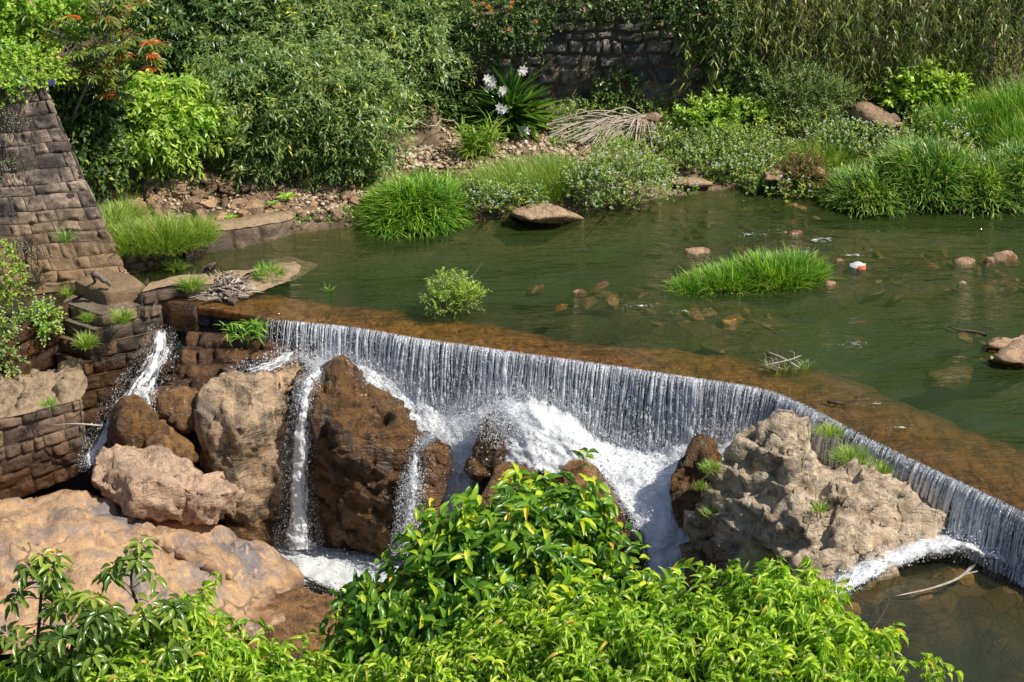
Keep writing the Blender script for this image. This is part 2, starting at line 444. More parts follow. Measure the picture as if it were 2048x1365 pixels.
def decimate(V, Fq, ratio):
    mb = MB(); mb.add(V, Fq); me = mb.mesh('tmp'); o = bpy.data.objects.new('tmp', me); COL.objects.link(o)
    md = o.modifiers.new('d', 'DECIMATE'); md.ratio = ratio
    dg = bpy.context.evaluated_depsgraph_get(); dg.update(); em = o.evaluated_get(dg).to_mesh(); em.calc_loop_triangles()
    n = len(em.vertices); V2 = np.empty(n*3, 'f'); em.vertices.foreach_get('co', V2)
    t = len(em.loop_triangles); T2 = np.empty(t*3, 'i'); em.loop_triangles.foreach_get('vertices', T2)
    V2 = V2.reshape(-1, 3).astype(float); T2 = T2.reshape(-1, 3).copy()
    o.evaluated_get(dg).to_mesh_clear(); bpy.data.objects.remove(o); bpy.data.meshes.remove(me)
    return V2, T2
def rock(name, hulls, mat, label, cat='boulder', group=None, parent=None, dec=.09, **k):
    V, Fq = rock_arrays(hulls, **k)
    if dec: V, Fq = decimate(V, Fq, dec)
    mb = MB(); mb.add(V, Fq)
    o = mb.build(name, mat, parent, smooth=not dec)
    if parent is None: tag(o, label, cat, group)
    return o
def lumps(pts, r=.1):
    """points thickened: each control point gives a small cross of hull points"""
    out = []
    for p in pts:
        p = np.array(p, float)
        for a in ((r, 0, 0), (-r, 0, 0), (0, r, 0), (0, -r, 0), (0, 0, r), (0, 0, -r)): out.append(p+np.array(a))
    return out
# ------------------------------------------------------------------ masonry
def line_eval(pts, t):
    p = np.asarray(pts, float)
    s = np.concatenate([[0], np.cumsum(np.linalg.norm(np.diff(p, axis=0), axis=1))]); s = s/s[-1]
    return np.stack([np.interp(t, s, p[:, k]) for k in range(3)], -1)
def blocks(mb, bot, top, nc, bw, out=.035, gap=.012, warp=.0, seed=1, rough=.012, hvar=.15, flip=1, skip=None, nx=7, ny=6, edge=.03):
    rng = random.Random(seed)
    bot = np.asarray(bot, float); top = np.asarray(top, float)
    hs = [1+rng.uniform(-hvar, hvar) for _ in range(nc)]; hs = np.cumsum([0]+hs)/sum(hs)
    H = np.linalg.norm(line_eval(top, .5)-line_eval(bot, .5))
    for j in range(nc):
        v0, v1 = hs[j], hs[j+1]
        vm = (v0+v1)/2
        A = line_eval(bot, np.linspace(0, 1, 30))*(1-vm)+line_eval(top, np.linspace(0, 1, 30))*vm
        Lc = np.linalg.norm(np.diff(A, axis=0), axis=1).sum()
        x = -rng.random()*bw*.6
        while x < Lc:
            w = bw*rng.uniform(.5, 1.5); a, b = max(0, x), min(Lc, x+w); x += w
            if b-a < .05: continue
            if skip and skip((a+b)/2/Lc, vm): continue
            gu = gap*rng.uniform(.4, 1.3); gv = gap*rng.uniform(.4, 1.3)
            e = .035
            us = np.array([0, min(e/(b-a), .2)]+list(np.linspace(.25, .75, nx-4))+[1-min(e/(b-a), .2), 1]); us = (a+gu+us*(b-a-2*gu))/Lc
            hh = (v1-v0)*H
            vs = np.array([0, min(e/hh, .25)]+list(np.linspace(.3, .7, ny-4))+[1-min(e/hh, .25), 1]); vs = v0+(gv+vs*(hh-2*gv))/H
            U, Vv = np.meshgrid(us, vs, indexing='ij')
            if warp:
                q = np.stack([U.ravel()*Lc*1.6+seed, Vv.ravel()*H*1.6, np.full(U.size, seed*1.3)], -1)
                U = U+(warp*fbm(q, 2)/Lc).reshape(U.shape); Vv = Vv+(warp*fbm(q+9, 2)/H).reshape(U.shape)
            U = np.clip(U, 0, 1)
            pb = line_eval(bot, U.ravel()); pt = line_eval(top, U.ravel())
            Pm = pb*(1-Vv.ravel()[:, None])+pt*Vv.ravel()[:, None]
            du = line_eval(bot, np.minimum(1, U.ravel()+.02))-line_eval(bot, np.maximum(0, U.ravel()-.02))
            Nn = unit(np.cross(du, pt-pb))*flip
            D = np.full(U.shape, out*rng.uniform(.55, 1.45)); D[0, :] = D[-1, :] = -edge; D[:, 0] = D[:, -1] = -edge
            inner = np.zeros(U.shape); inner[1:-1, 1:-1] = 1
            nz = fbm(Pm*7+seed, 3).reshape(U.shape)*rough*2
            tilt = rng.uniform(-.012, .012)*np.linspace(-1, 1, U.shape[0])[:, None]+rng.uniform(-.01, .01)*np.linspace(-1, 1, U.shape[1])[None]
            D = D+inner*(nz+tilt)
            mb.grid((Pm+Nn*D.ravel()[:, None]).reshape(*U.shape, 3), rng.random())
    # mortar sheet just behind
    us = np.linspace(0, 1, 24); 
    pb = line_eval(bot, us); pt = line_eval(top, us); du = np.gradient(pb, axis=0); Nn = unit(np.cross(du, pt-pb))*flip
    G = np.stack([pb-Nn*.012, pt-Nn*.012], 1); mb.grid(G, .02)
def patch(rows, nu, nv):
    """grid (nv,nu,3) through control rows"""
    Rw = np.stack([cr(r, nu) for r in rows])           # (k,nu,3)
    out = np.stack([cr(Rw[:, i], nv) for i in range(nu)], 1)
    return out
# ================================================================== world, sun, camera
w = bpy.data.worlds.new('World'); scene.world = w; w.use_nodes = True
nt = w.node_tree; bg = nt.nodes['Background']; sky = nt.nodes.new('ShaderNodeTexSky'); sky.sky_type = 'NISHITA'
sky.sun_disc = False
SUN = unit(np.array([.76, -.25, 1.06])); el = math.asin(SUN[2]); az = math.atan2(SUN[0], SUN[1])
sky.sun_elevation = el; sky.sun_rotation = az
nt.links.new(sky.outputs[0], bg.inputs[0]); bg.inputs[1].default_value = .105
ld = bpy.data.lights.new('sun', 'SUN'); ld.energy = 5.0; ld.angle = math.radians(.53); ld.color = (1, .945, .84)
lo = bpy.data.objects.new('sun', ld); COL.objects.link(lo); lo.location = (20, -10, 40)
lo.rotation_euler = Vector(SUN).to_track_quat('Z', 'Y').to_euler()
cd = bpy.data.cameras.new('camera'); co = bpy.data.objects.new('camera', cd); COL.objects.link(co)
co.location = CAM; co.rotation_euler = (math.pi/2-PITCH, 0, 0); cd.sensor_width = 36; cd.lens = F_PX/2048*36
cd.clip_start = .1; cd.clip_end = 600; scene.camera = co
scene.view_settings.view_transform = 'Standard'; scene.view_settings.look = 'None'; scene.view_settings.exposure = 0
scene.render.engine = 'CYCLES'; scene.cycles.max_bounces = 8; scene.cycles.transparent_max_bounces = 24
scene.cycles.caustics_reflective = False; scene.cycles.caustics_refractive = False
# ================================================================== layout lines
LIPPX = [(330, 603), (390, 611), (480, 625), (551, 637), (705, 653), (842, 676), (944, 690), (1047, 705), (1200, 726), (1368, 751), (1450, 763), (1510, 773), (1570, 790), (1631, 818), (1719, 864), (1807, 908), (1895, 949), (2048, 1021), (2250, 1116), (2500, 1235)]
LIP = cr([P(a, b, 0) for a, b in LIPPX], 400)
_s = np.concatenate([[0], np.cumsum(np.linalg.norm(np.diff(LIP, axis=0), axis=1))]); LIPLEN = _s[-1]
def lip(s, off=0., z=0.):
    s = np.atleast_1d(s)
    p = np.stack([np.interp(s, _s, LIP[:, k]) for k in range(3)], -1)
    t = unit(np.stack([np.interp(s+.35, _s, LIP[:, k])-np.interp(s-.35, _s, LIP[:, k]) for k in range(3)], -1))
    n = np.stack([t[:, 1], -t[:, 0], 0*t[:, 0]], -1)
    return p+n*np.reshape(off, (-1, 1))+np.array([0, 0, 1.])*np.reshape(z, (-1, 1))
def lip_s(px):   # arclength at photo column
    q = np.array([LIP[i] for i in range(400)]); col = 1024+F_PX*q[:, 0]/(q[:, 1]*CP+(CAM[2]-q[:, 2])*SP)
    return float(np.interp(px, col, _s))
lipY = lambda x: np.interp(x, LIP[:, 0], LIP[:, 1], left=LIP[0, 1]+.3, right=LIP[-1, 1])
SH = [P(a, b, 0) for a, b in [(-900, 560), (-300, 548), (150, 546), (262, 543), (372, 518), (390, 508), (500, 488), (590, 466), (700, 452), (900, 446), (1030, 432), (1170, 420), (1320, 395), (1420, 378), (1500, 374), (1600, 392), (1680, 402), (2048, 398), (2500, 392), (3000, 380)]]
SHX = np.array([p[0] for p in SH]); SHY = np.array([p[1] for p in SH])
shoreY = lambda x: np.interp(x, SHX, SHY)
def ground_h(x, y):
    x = np.atleast_1d(np.asarray(x, float)); y = np.atleast_1d(np.asarray(y, float))
    q = np.stack([x, y, 0*x], -1)
    n = fbm(q*.5, 4); n2 = fbm(q*2.1+5, 3)
    d = y-shoreY(x)
    # river bed upstream of the weir
    bed = -.62+.16*n+.04*n2
    for px, py, rx, ry, h in ((1680, 520, 2.3, 1.3, .45), (1950, 545, 2.2, .8, .42), (1400, 590, 1.2, .9, .28), (1480, 480, 2.0, .9, .25), (1430, 635, 1.3, .6, .32), (1180, 590, 1.6, .7, .25), (700, 560, 2.2, .6, .12), (1750, 440, 3., .7, .2), (2030, 690, .9, 1.0, .25)):
        c = P(px, py, 0); bed = bed+h*np.exp(-((x-c[0])/rx)**2-((y-c[1])/ry)**2)
    bed = np.minimum(bed, -.10+.05*n2)
    bank = .04+.12*d+.07*n+.035*n2
    back = np.where(x < -1.2, np.maximum(0, (y-30.3))*1.05, np.maximum(0, y-31.75)*6.)
    back = np.where(x > 4.4, np.maximum(0, y-31.2)*1.3, back)
    back = np.minimum(back, 3.0+.12*n)+np.clip(y-33.2, 0, 14)*.42+np.clip(y-47, 0, 60)*.15  # unseen hill behind the bank, added and sloped for what the river reflects
    land = bank+back
    left = (x < -6.0) & (y < 29)
    up = np.where(d < -.0, np.maximum(bed, np.minimum(.35*d*1.2-.03, 0)+0*bed) if False else np.where(d > -1.1, np.maximum(bed, .04+.6*d), bed), land)
    # downstream
    e = lipY(x)-y
    pool = -3.5+.12*n
    right = -1.12+.12*n2+.08*n+.26*np.exp(-((y-18.5+.12*(x-4.5))/.75)**2)
    mid = -1.25-np.clip(e-.3, 0, 3)*.95+.1*n
    a = sm(1.9, 2.9, x-.12*(y-18)); b = sm(-1.2, -.2, x)
    dn = pool*(1-b)+np.maximum(mid, pool)*b
    dn = dn*(1-a)+right*a
    lf = sm(-3.3, -4.3, x); dn = dn*(1-lf)+(-1.75-.45*np.clip(e-.6, 0, 4)+.1*n2)*lf
    nb = np.where(True, -3.4+(17.6-y)*.72, 0); nbr = -1.2+(16.3-y)*.6
    dn = np.maximum(dn, nb*(1-a)+nbr*a)
    dn = np.where(y < 9, np.minimum(dn, 3.2), dn); dn = np.minimum(dn, 3.6)
    t = sm(-.25, -.02, -e)          # 0 downstream, 1 upstream
    out = dn*(1-t)+np.where(up > -.05, up, up)*t
    # left side behind the abutment
    lw = sm(-6.35, -6.7, x)*sm(23.9, 24.6, y)*(1-sm(27.5, 29.5, y))
    hs = np.interp(x, [-30, -14, -9, -6.9, -6.2], [3.6, 3.3, 1.9, .5, .1])
    return out
# ================================================================== materials
def land_mat():
    m, nt, out = newmat('river_ground'); k = N(nt)
    pos = k.n('NewGeometry').outputs['Position']; sx = k.n('SeparateXYZ'); k.l(pos, sx.inputs[0])
    n1 = k.noise(pos, .9, 5, .6); n2 = k.noise(pos, 7, 6, .65); n3 = k.noise(pos, 40, 4, .6)
    ve = k.n('TexVoronoi'); ve.inputs['Scale'].default_value = 4.2; k.l(pos, ve.inputs['Vector'])
    vb = k.n('TexVoronoi', feature='DISTANCE_TO_EDGE'); vb.inputs['Scale'].default_value = 4.2; k.l(pos, vb.inputs['Vector'])
    dry = k.ramp(n2, [(.3, (.18, .12, .065)), (.5, (.36, .26, .15)), (.7, (.52, .39, .25))])
    dry = k.mix(k.ramp(n1, [(.4, 0.), (.6, .85)]), dry, (.05, .04, .022))
    dry = k.mix(k.ramp(n3, [(.35, .5), (.55, 0.)]), dry, (.05, .035, .02))
    zz = k.math('ADD', sx.outputs[2], k.math('MULTIPLY', k.math('SUBTRACT', n2, .5), .10))
    peb = k.mix(.6, k.ramp(ve.outputs['Color'], [(.2, (.035, .022, .007)), (.6, (.15, .078, .022)), (.9, (.25, .14, .05))]), k.ramp(n3, [(.3, (.03, .02, .006)), (.7, (.13, .075, .025))]))
    peb = k.mix(k.ramp(vb.outputs['Distance'], [(0., .75), (.07, 0.)]), peb, (.015, .013, .005))
    mr = k.n('MapRange'); mr.inputs[1].default_value = -.52; mr.inputs[2].default_value = -.1; k.l(zz, mr.inputs[0])
    wetc = k.mix(mr.outputs[0], (.022, .036, .007), peb)  # murky water's loss of light with depth painted into the bed colour
    lw = k.n('MapRange'); lw.inputs[1].default_value = -.95; lw.inputs[2].default_value = -1.25; k.l(sx.outputs[2], lw.inputs[0])
    pl = k.n('MapRange'); pl.inputs[1].default_value = -1.16; pl.inputs[2].default_value = -.9; k.l(zz, pl.inputs[0])
    ps_ = k.n('MapRange'); ps_.inputs[1].default_value = -.72; ps_.inputs[2].default_value = -.8; k.l(sx.outputs[2], ps_.inputs[0])
    wetc = k.mix(ps_.outputs[0], wetc, k.mix(pl.outputs[0], (.03, .038, .016), peb))
    lw.inputs[1].default_value = -1.4; lw.inputs[2].default_value = -1.7
    wetc = k.mix(lw.outputs[0], wetc, (.035, .022, .012))
    hw = k.n('MapRange'); hw.inputs[1].default_value = 1.2; hw.inputs[2].default_value = 2.4; k.l(sx.outputs[2], hw.inputs[0])
    dry = k.mix(hw.outputs[0], dry, k.ramp(n2, [(.3, (.006, .012, .004)), (.7, (.02, .035, .009))]))  # high ground dark green, so the added hill reflects dark in the river
    m2 = k.n('MapRange'); m2.inputs[1].default_value = -.03; m2.inputs[2].default_value = .06; k.l(zz, m2.inputs[0])
    col = k.mix(m2.outputs[0], wetc, dry)
    b = k.n('BsdfPrincipled'); k.l(col, b.inputs['Base Color']); b.inputs['Roughness'].default_value = .85
    k.l(k.bump(k.math('ADD', n2, k.math('MULTIPLY', n3, .4)), .8, .06), b.inputs['Normal']); k.l(b.outputs[0], out.inputs[0])
    return m
M = {}
M['land'] = land_mat()
def water_mat(name, tint=(.86, .9, .72), murk=(.02, .035, .008), murkf=.12, sc=(1., 1., 1.), rot=0., bumpd=.012, foam=0.):
    m, nt, out = newmat(name); k = N(nt)
    pos = k.n('NewGeometry').outputs['Position']
    v = k.mapping(pos, (1.8, 6.0, 1), (0, 0, rot)); v2 = k.mapping(pos, (7, 19, 1), (0, 0, rot+.25)); v3 = k.mapping(pos, (.5, 1.1, 1), (0, 0, rot))
    n1 = k.noise(v, 1., 3, .5, .6); n2 = k.noise(v2, 1., 3, .5, .8); n3 = k.noise(v3, 1., 3, .5)
    amp = k.ramp(n3, [(.38, .12), (.66, 1.)])
    h = k.math('MULTIPLY', k.math('ADD', n1, k.math('MULTIPLY', n2, .45)), amp)
    if foam:
        c1 = k.noise(k.mapping(pos, (9, 16, 1), (0, 0, -.35)), 1., 4, .6, 1.2)
        h = k.math('ADD', h, k.math('MULTIPLY', k.math('MULTIPLY', c1, .45), k.attr()))
    bp = k.bump(h, 1., bumpd)
    gl = k.n('BsdfGlossy'); gl.inputs['Roughness'].default_value = .06; gl.inputs['Color'].default_value = (.95, .97, 1, 1); k.l(bp, gl.inputs['Normal'])
    tr = k.n('BsdfTransparent'); tr.inputs['Color'].default_value = (*tint, 1)
    di = k.n('BsdfDiffuse'); di.inputs['Color'].default_value = (*murk, 1); k.l(bp, di.inputs['Normal'])
    a = k.n('MixShader'); a.inputs[0].default_value = murkf
    if foam: k.l(k.math('MULTIPLY_ADD', k.attr(), -murkf*.95, murkf), a.inputs[0])
    k.l(tr.outputs[0], a.inputs[1]); k.l(di.outputs[0], a.inputs[2])
    fr = k.n('Fresnel'); fr.inputs['IOR'].default_value = 1.36; k.l(bp, fr.inputs['Normal'])
    b = k.n('MixShader'); k.l(fr.outputs[0], b.inputs[0]); k.l(a.outputs[0], b.inputs[1]); k.l(gl.outputs[0], b.inputs[2])
    k.l(b.outputs[0], out.inputs[0]); return m
M['river'] = water_mat('river_water', rot=-.12, foam=1., bumpd=.085, murk=(.075, .115, .028), murkf=.33, tint=(.94, .96, .86))
M['pool'] = water_mat('pool_water', murk=(.07, .08, .045), murkf=.18, bumpd=.02, rot=.3)
def foam_mat(name, lo=.40, hi=.52, vs=(1., 1., 1.), edge=True, base=(.97, .975, .98), clear=(.3, .33, .3), usev='uv', dens=0.):
    """white water: opaque froth with torn holes; uv.x across 0..1, uv.y metres along the flow"""
    m, nt, out = newmat(name); k = N(nt)
    uv = k.n('UVMap').outputs[0] if usev == 'uv' else k.n('NewGeometry').outputs['Position']
    pos = k.n('NewGeometry').outputs['Position']
    n1 = k.noise(k.mapping(uv, vs), 1., 5, .62, .4); n2 = k.noise(pos, 38, 3, .6)
    f = k.math('ADD', k.math('MULTIPLY', n1, .72), k.math('MULTIPLY', n2, .28))
    f = k.math('ADD', f, k.math('MULTIPLY', k.math('SUBTRACT', k.attr(), .5), 1.))
    al = k.ramp(f, [(lo, 0.), (hi, 1.)])
    b = k.n('BsdfPrincipled'); b.inputs['Base Color'].default_value = (*base, 1); b.inputs['Roughness'].default_value = .45
    k.l(k.mix(k.ramp(n1, [(.35, 1.), (.62, 0.)]), base, (base[0]*.88, base[1]*.9, base[2]*.92)), b.inputs['Base Color'])
    k.l(k.bump(f, .6, .035), b.inputs['Normal'])
    tl = k.n('BsdfTranslucent'); tl.inputs['Color'].default_value = (.85, .88, .9, 1)
    bb = k.n('MixShader'); bb.inputs[0].default_value = .15; k.l(b.outputs[0], bb.inputs[1]); k.l(tl.outputs[0], bb.inputs[2])
    t = k.n('BsdfTransparent'); mx = k.n('MixShader'); k.l(al, mx.inputs[0]); k.l(t.outputs[0], mx.inputs[1]); k.l(bb.outputs[0], mx.inputs[2])
    k.l(mx.outputs[0], out.inputs[0]); return m
M['froth'] = foam_mat('white_froth', .26, .42, (6, 1.6, 1))
M['stream'] = foam_mat('stream_froth', .42, .54, (15, 3.2, 1))
def strand_mat():
    m, nt, out = newmat('falling_strands'); k = N(nt)
    a = k.attr(); b = k.n('BsdfPrincipled')
    k.l(k.ramp(a, [(0., (.3, .32, .36)), (.35, (.7, .72, .76)), (.7, (.97, .98, 1.))]), b.inputs['Base Color'])
    b.inputs['Roughness'].default_value = .12; b.inputs['Specular IOR Level'].default_value = .9
    pos = k.n('NewGeometry').outputs['Position']
    k.l(k.bump(k.noise(pos, 55, 2), 1., .02), b.inputs['Normal'])
    t = k.n('BsdfTransparent'); mx = k.n('MixShader'); mx.inputs[0].default_value = .95
    k.l(t.outputs[0], mx.inputs[1]); k.l(b.outputs[0], mx.inputs[2]); k.l(mx.outputs[0], out.inputs[0]); return m
M['strand'] = strand_mat()
def veil_mat():
    m, nt, out = newmat('water_veil'); k = N(nt)
    uv = k.n('UVMap').outputs[0]; pos = k.n('NewGeometry').outputs['Position']
    n1 = k.noise(k.mapping(uv, (26, 1.6, 1)), 1., 4, .6, .5); n2 = k.noise(k.mapping(uv, (60, 9, 1)), 1., 3, .6, .8)
    f = k.math('ADD', k.math('MULTIPLY', n1, .6), k.math('MULTIPLY', n2, .4))
    al = k.math('MULTIPLY', k.ramp(f, [(.45, .06), (.60, .85)]), k.attr())
    b = k.n('BsdfPrincipled'); b.inputs['Base Color'].default_value = (.75, .78, .82, 1); b.inputs['Roughness'].default_value = .2
    k.l(k.bump(f, 1., .04), b.inputs['Normal'])
    t = k.n('BsdfTransparent'); mx = k.n('MixShader'); k.l(al, mx.inputs[0]); k.l(t.outputs[0], mx.inputs[1]); k.l(b.outputs[0], mx.inputs[2])
    k.l(mx.outputs[0], out.inputs[0]); return m
M['veil'] = veil_mat()
def drop_mat():
    m, nt, out = newmat('water_drops'); k = N(nt)
    b = k.n('BsdfPrincipled'); b.inputs['Base Color'].default_value = (.93, .95, .97, 1); b.inputs['Roughness'].default_value = .3
    t = k.n('BsdfTranslucent'); t.inputs['Color'].default_value = (.95, .97, 1, 1); mx = k.n('MixShader'); mx.inputs[0].default_value = .5
    k.l(b.outputs[0], mx.inputs[1]); k.l(t.outputs[0], mx.inputs[2]); k.l(mx.outputs[0], out.inputs[0]); return m
M['drop'] = drop_mat()
def crest_mat():
    m, nt, out = newmat('wet_crest_stone'); k = N(nt)
    pos = k.n('NewGeometry').outputs['Position']; sx = k.n('SeparateXYZ'); k.l(pos, sx.inputs[0])
    n1 = k.noise(pos, 1.5, 6, .6); n2 = k.noise(k.mapping(pos, (9, 3.5, 4), (0, 0, .3)), 1., 5, .6, .8); n3 = k.noise(pos, 60, 3)
    col = k.ramp(n1, [(.3, (.25, .105, .025)), (.5, (.50, .22, .06)), (.7, (.34, .145, .04))])
    col = k.mix(k.ramp(n2, [(.38, .65), (.53, 0.)]), col, (.07, .035, .014))
    col = k.mix(k.ramp(n3, [(.35, .5), (.5, 0.)]), col, (.04, .022, .01))
    lv = k.ramp(k.math('ABSOLUTE', k.math('SUBTRACT', k.noise(k.mapping(pos, (1.3, 6, 1), (0, 0, .5)), 1., 3, .5, 1.), .5)), [(0., .9), (.02, 0.)])
    col = k.mix(k.math('MULTIPLY', lv, .7), col, (.34, .22, .10))  # thin pale highlight lines painted into the crest colour
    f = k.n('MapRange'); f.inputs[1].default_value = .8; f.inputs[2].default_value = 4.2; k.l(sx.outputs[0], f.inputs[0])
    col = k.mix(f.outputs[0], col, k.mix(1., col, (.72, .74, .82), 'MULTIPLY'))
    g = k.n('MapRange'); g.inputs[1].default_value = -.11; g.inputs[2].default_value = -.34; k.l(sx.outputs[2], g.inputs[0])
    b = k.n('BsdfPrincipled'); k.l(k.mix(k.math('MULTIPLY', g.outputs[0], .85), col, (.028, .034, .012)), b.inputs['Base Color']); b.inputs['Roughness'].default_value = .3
    k.l(k.bump(k.math('ADD', n2, k.math('MULTIPLY', n3, .25)), .6, .04), b.inputs['Normal']); k.l(b.outputs[0], out.inputs[0]); return m
M['crest'] = crest_mat()
M['wetwall'] = block_mat('wet_dark_masonry', [(0, (.012, .010, .008)), (.5, (.03, .025, .02)), (1, (.05, .035, .022))], stain=.5, rough=.25)
# ================================================================== ground sheet
def axis(lo, hi, st, far):
    a = np.arange(lo, hi+1e-6, st); o = [3, 8, 18, 40, far]
    return np.concatenate([[lo-k for k in o[::-1]], a, [hi+k for k in o]])
gx = axis(-12.5, 12.5, .11, 120); gy = np.concatenate([[-60, -20, -6, 0, 3, 5], np.arange(6, 40, .11), [42, 46, 55, 80, 160]])
X, Y = np.meshgrid(gx, gy); Z = ground_h(X.ravel(), Y.ravel()).reshape(X.shape)
# left shore land rises behind the abutment wall
mb = MB(); mb.grid(np.stack([X, Y, Z], -1)); g = mb.build('ground', M['land'], loc=np.zeros(3), smooth=True); tag(g, kind='structure')
# ================================================================== river surface (upper)
xs = np.arange(-14, 14.01, .25); rows = []
mb = MB()
S = np.linspace(0, LIPLEN, 120); L0 = lip(S, .015, .004)
Gr = []
for t in np.linspace(0, 1, 40):
    top = np.stack([np.linspace(-9, 15, 120), np.full(120, 34.), np.full(120, .004)], -1)
    a = L0*(1-t**1.4)+top*t**1.4; a[:, 2] = .004; Gr.append(a)
Gr = np.array(Gr)[::-1]; dd = Gr[..., 1]-lipY(Gr[..., 0].ravel()).reshape(Gr.shape[:2]); mb.grid(Gr, np.exp(-np.clip(dd, 0, 9)/.9).ravel()); rw = mb.build('river', M['river'], loc=np.zeros(3), smooth=True); tag(rw, kind='structure')
mb = MB(); mb.grid(np.array([[[-6.5, 24.85, .0], [-6.5, 26.3, .0]], [[-4.9, 24.85, .0], [-4.9, 26.3, .0]]]) + np.array([0, 0, -.01]))
sl = mb.build('water', M['river'], loc=np.zeros(3)); tag(sl, kind='structure')
def sheet(name, pts, z, mat):
    pts = list(pts); ar = sum(pts[i][0]*pts[(i+1) % len(pts)][1]-pts[(i+1) % len(pts)][0]*pts[i][1] for i in range(len(pts)))
    if ar < 0: pts = pts[::-1]
    mb = MB(); c = np.mean(pts, axis=0); n = len(pts)
    V = [[c[0], c[1], z]]+[[p[0], p[1], z] for p in pts]
    mb.add(np.array(V), np.array([[0, i+1, (i+1) % n+1] for i in range(n)])); o = mb.build(name, mat, loc=np.zeros(3)); tag(o, kind='structure'); return o
sheet('pool', [(2.2, 14.2), (13, 13.5), (13, 17), (LIP[-1, 0], LIP[-1, 1]+.1), (lip(lip_s(2048))[0, 0], lip(lip_s(2048))[0, 1]), (lip(lip_s(1800))[0, 0], lip(lip_s(1800))[0, 1]), (3.6, 20.8), (2.6, 19)], -.8, M['pool'])
sheet('pool', [(-4, 18.5), (2, 18.5), (2, 23.2), (-4, 23.6)], -3.05, M['pool'])
# ================================================================== weir
weir = empty('weir', (lip(3)[0]+np.array([0, 0, -1.3])), 'long curved stone weir with a wet brown crest that the river spills over', 'weir')
offs = [(.015, -.03), (0., -.014), (-.2, -.016), (-.40, -.03), (-.43, -.055), (-.62, -.07), (-.80, -.10), (-.84, -.17), (-1.05, -.22), (-1.08, -.34), (-1.5, -.7)]
S = np.linspace(0, LIPLEN, 420); wid = np.interp(S, [0, lip_s(1000), lip_s(1500), lip_s(1900)], [1.05, .95, 1.1, 1.5])
mb = MB(); G = []
for o, z in offs:
    jag = (.05*np.sin(S*1.7+o*3)+.10*lin(np.stack([S*1.3, S*0+o*2, S*0], -1))+.05*lin(np.stack([S*4.1, S*0+o*5, S*0], -1)))*(0 if o > -.3 else 1)
    p = lip(S, o*wid+jag, z)
    if o <= 0: p[:, 2] += (.010 if o > -.4 else .03)*perlin(np.stack([S*3, S*0+o*9, S*0], -1))-(.006 if o > -.4 else 0)
    G.append(p)
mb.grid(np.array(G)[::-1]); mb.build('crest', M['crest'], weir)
mb = MB(); S2 = np.linspace(0, LIPLEN, 90)
blocks(mb, lip(S2, -.10, -1.9), lip(S2, -.035, -.14), 7, .42, out=.03, seed=5, nx=6, ny=5)
mb.build('face', M['wetwall'], weir)
mb = MB(); G = np.array([lip(S, .01, -.015), lip(S, .012, -.13), lip(S, -.03, -.14)]); mb.grid(G); mb.build('lip_edge', M['crest'], weir)
# ================================================================== falling curtain
fall = empty('waterfall', lip(4)[0]+np.array([0, 0, -1.2]), None, None); tag(fall, kind='structure')
mb = MB(); s0 = lip_s(520); s1 = LIPLEN-.02
rng = np.random.default_rng(5)
def strands(mb, n, off0, wid, seed, nseg=34, len_=1.75, gap=.35):
    rng = np.random.default_rng(seed)
    for i in range(n):
        s = s0+(s1-s0)*(i+2.2*rng.random())/(n+2.2)
        thin = np.clip((s-s0)/1.1, 0.12, 1)
        if rng.random() > thin+.12: continue
        t = np.linspace(0, 1, nseg); dz = -len_*t
        ph = rng.random()*50
        q = np.stack([np.full(nseg, s*3), t*5, np.full(nseg, ph)], -1)
        ss = s+(.010+.03*t)*perlin(q)+.012*t*math.sin(ph)+t**1.3*(.055*math.sin(s*19+1.5*math.sin(s*3.1))+.10*math.sin(s*5.3+2*math.sin(s*1.3)))
        q2 = np.stack([t*len_*11, np.full(nseg, ph), np.full(nseg, s*7)], -1)
        wob = perlin(q2)+.5*perlin(q2*2.3)
        grp = .5+.5*perlin(np.array([[s*2.3, 3.3, seed]]))[0]
        ww = 1.4*wid*np.clip(rng.lognormal(-.1, .6), .2, 2.6)*(.65+.9*grp*grp)*np.clip(.9-gap*t*1.4+wob*(.35+1.3*t), 0, 2.2)*thin
        out = off0+.02+.26*np.sqrt(t)*(1+.25*wob*t)
        c = lip(ss, out, dz)
        tt = lip(np.full(nseg, s)+.2, 0)-lip(np.full(nseg, s)-.2, 0); tt = unit(tt)
        nn = np.stack([tt[:, 1], -tt[:, 0], 0*tt[:, 0]], -1)
        G = np.stack([c-tt*ww[:, None]*.5, c+nn*ww[:, None]*.5, c+tt*ww[:, None]*.5], 1)
        r = np.clip((.5+.32*rng.normal()+.5*(grp-.5)+.4*wob)*np.clip(.45+t*5, 0, 1), 0, 1)
        mb.grid(G, np.repeat(r, 3))
strands(mb, 880, 0., .013, 3); strands(mb, 600, .03, .017, 8, gap=.6)
mb.build('strands', M['strand'], fall); fall.children[0]['kind'] = 'stuff'
mb = MB(); S3 = np.linspace(lip_s(500), LIPLEN-.02, 500); T = np.linspace(0, 1, 24)
G = np.array([lip(S3, .005+.24*math.sqrt(t)+.02*perlin(np.stack([S3*9, S3*0+t*4, S3*0], -1)), -1.75*t) for t in T])
uv = np.stack([np.broadcast_to(S3, (24, 500)), np.broadcast_to((T*1.75)[:, None], (24, 500))], -1).reshape(-1, 2)
mb.grid(G, np.broadcast_to(np.clip((S3-S3[0])/1.3, .15, 1), (24, 500)).ravel()*np.repeat(.75+.25*T, 500), uv); mb.build('veil', M['veil'], fall)
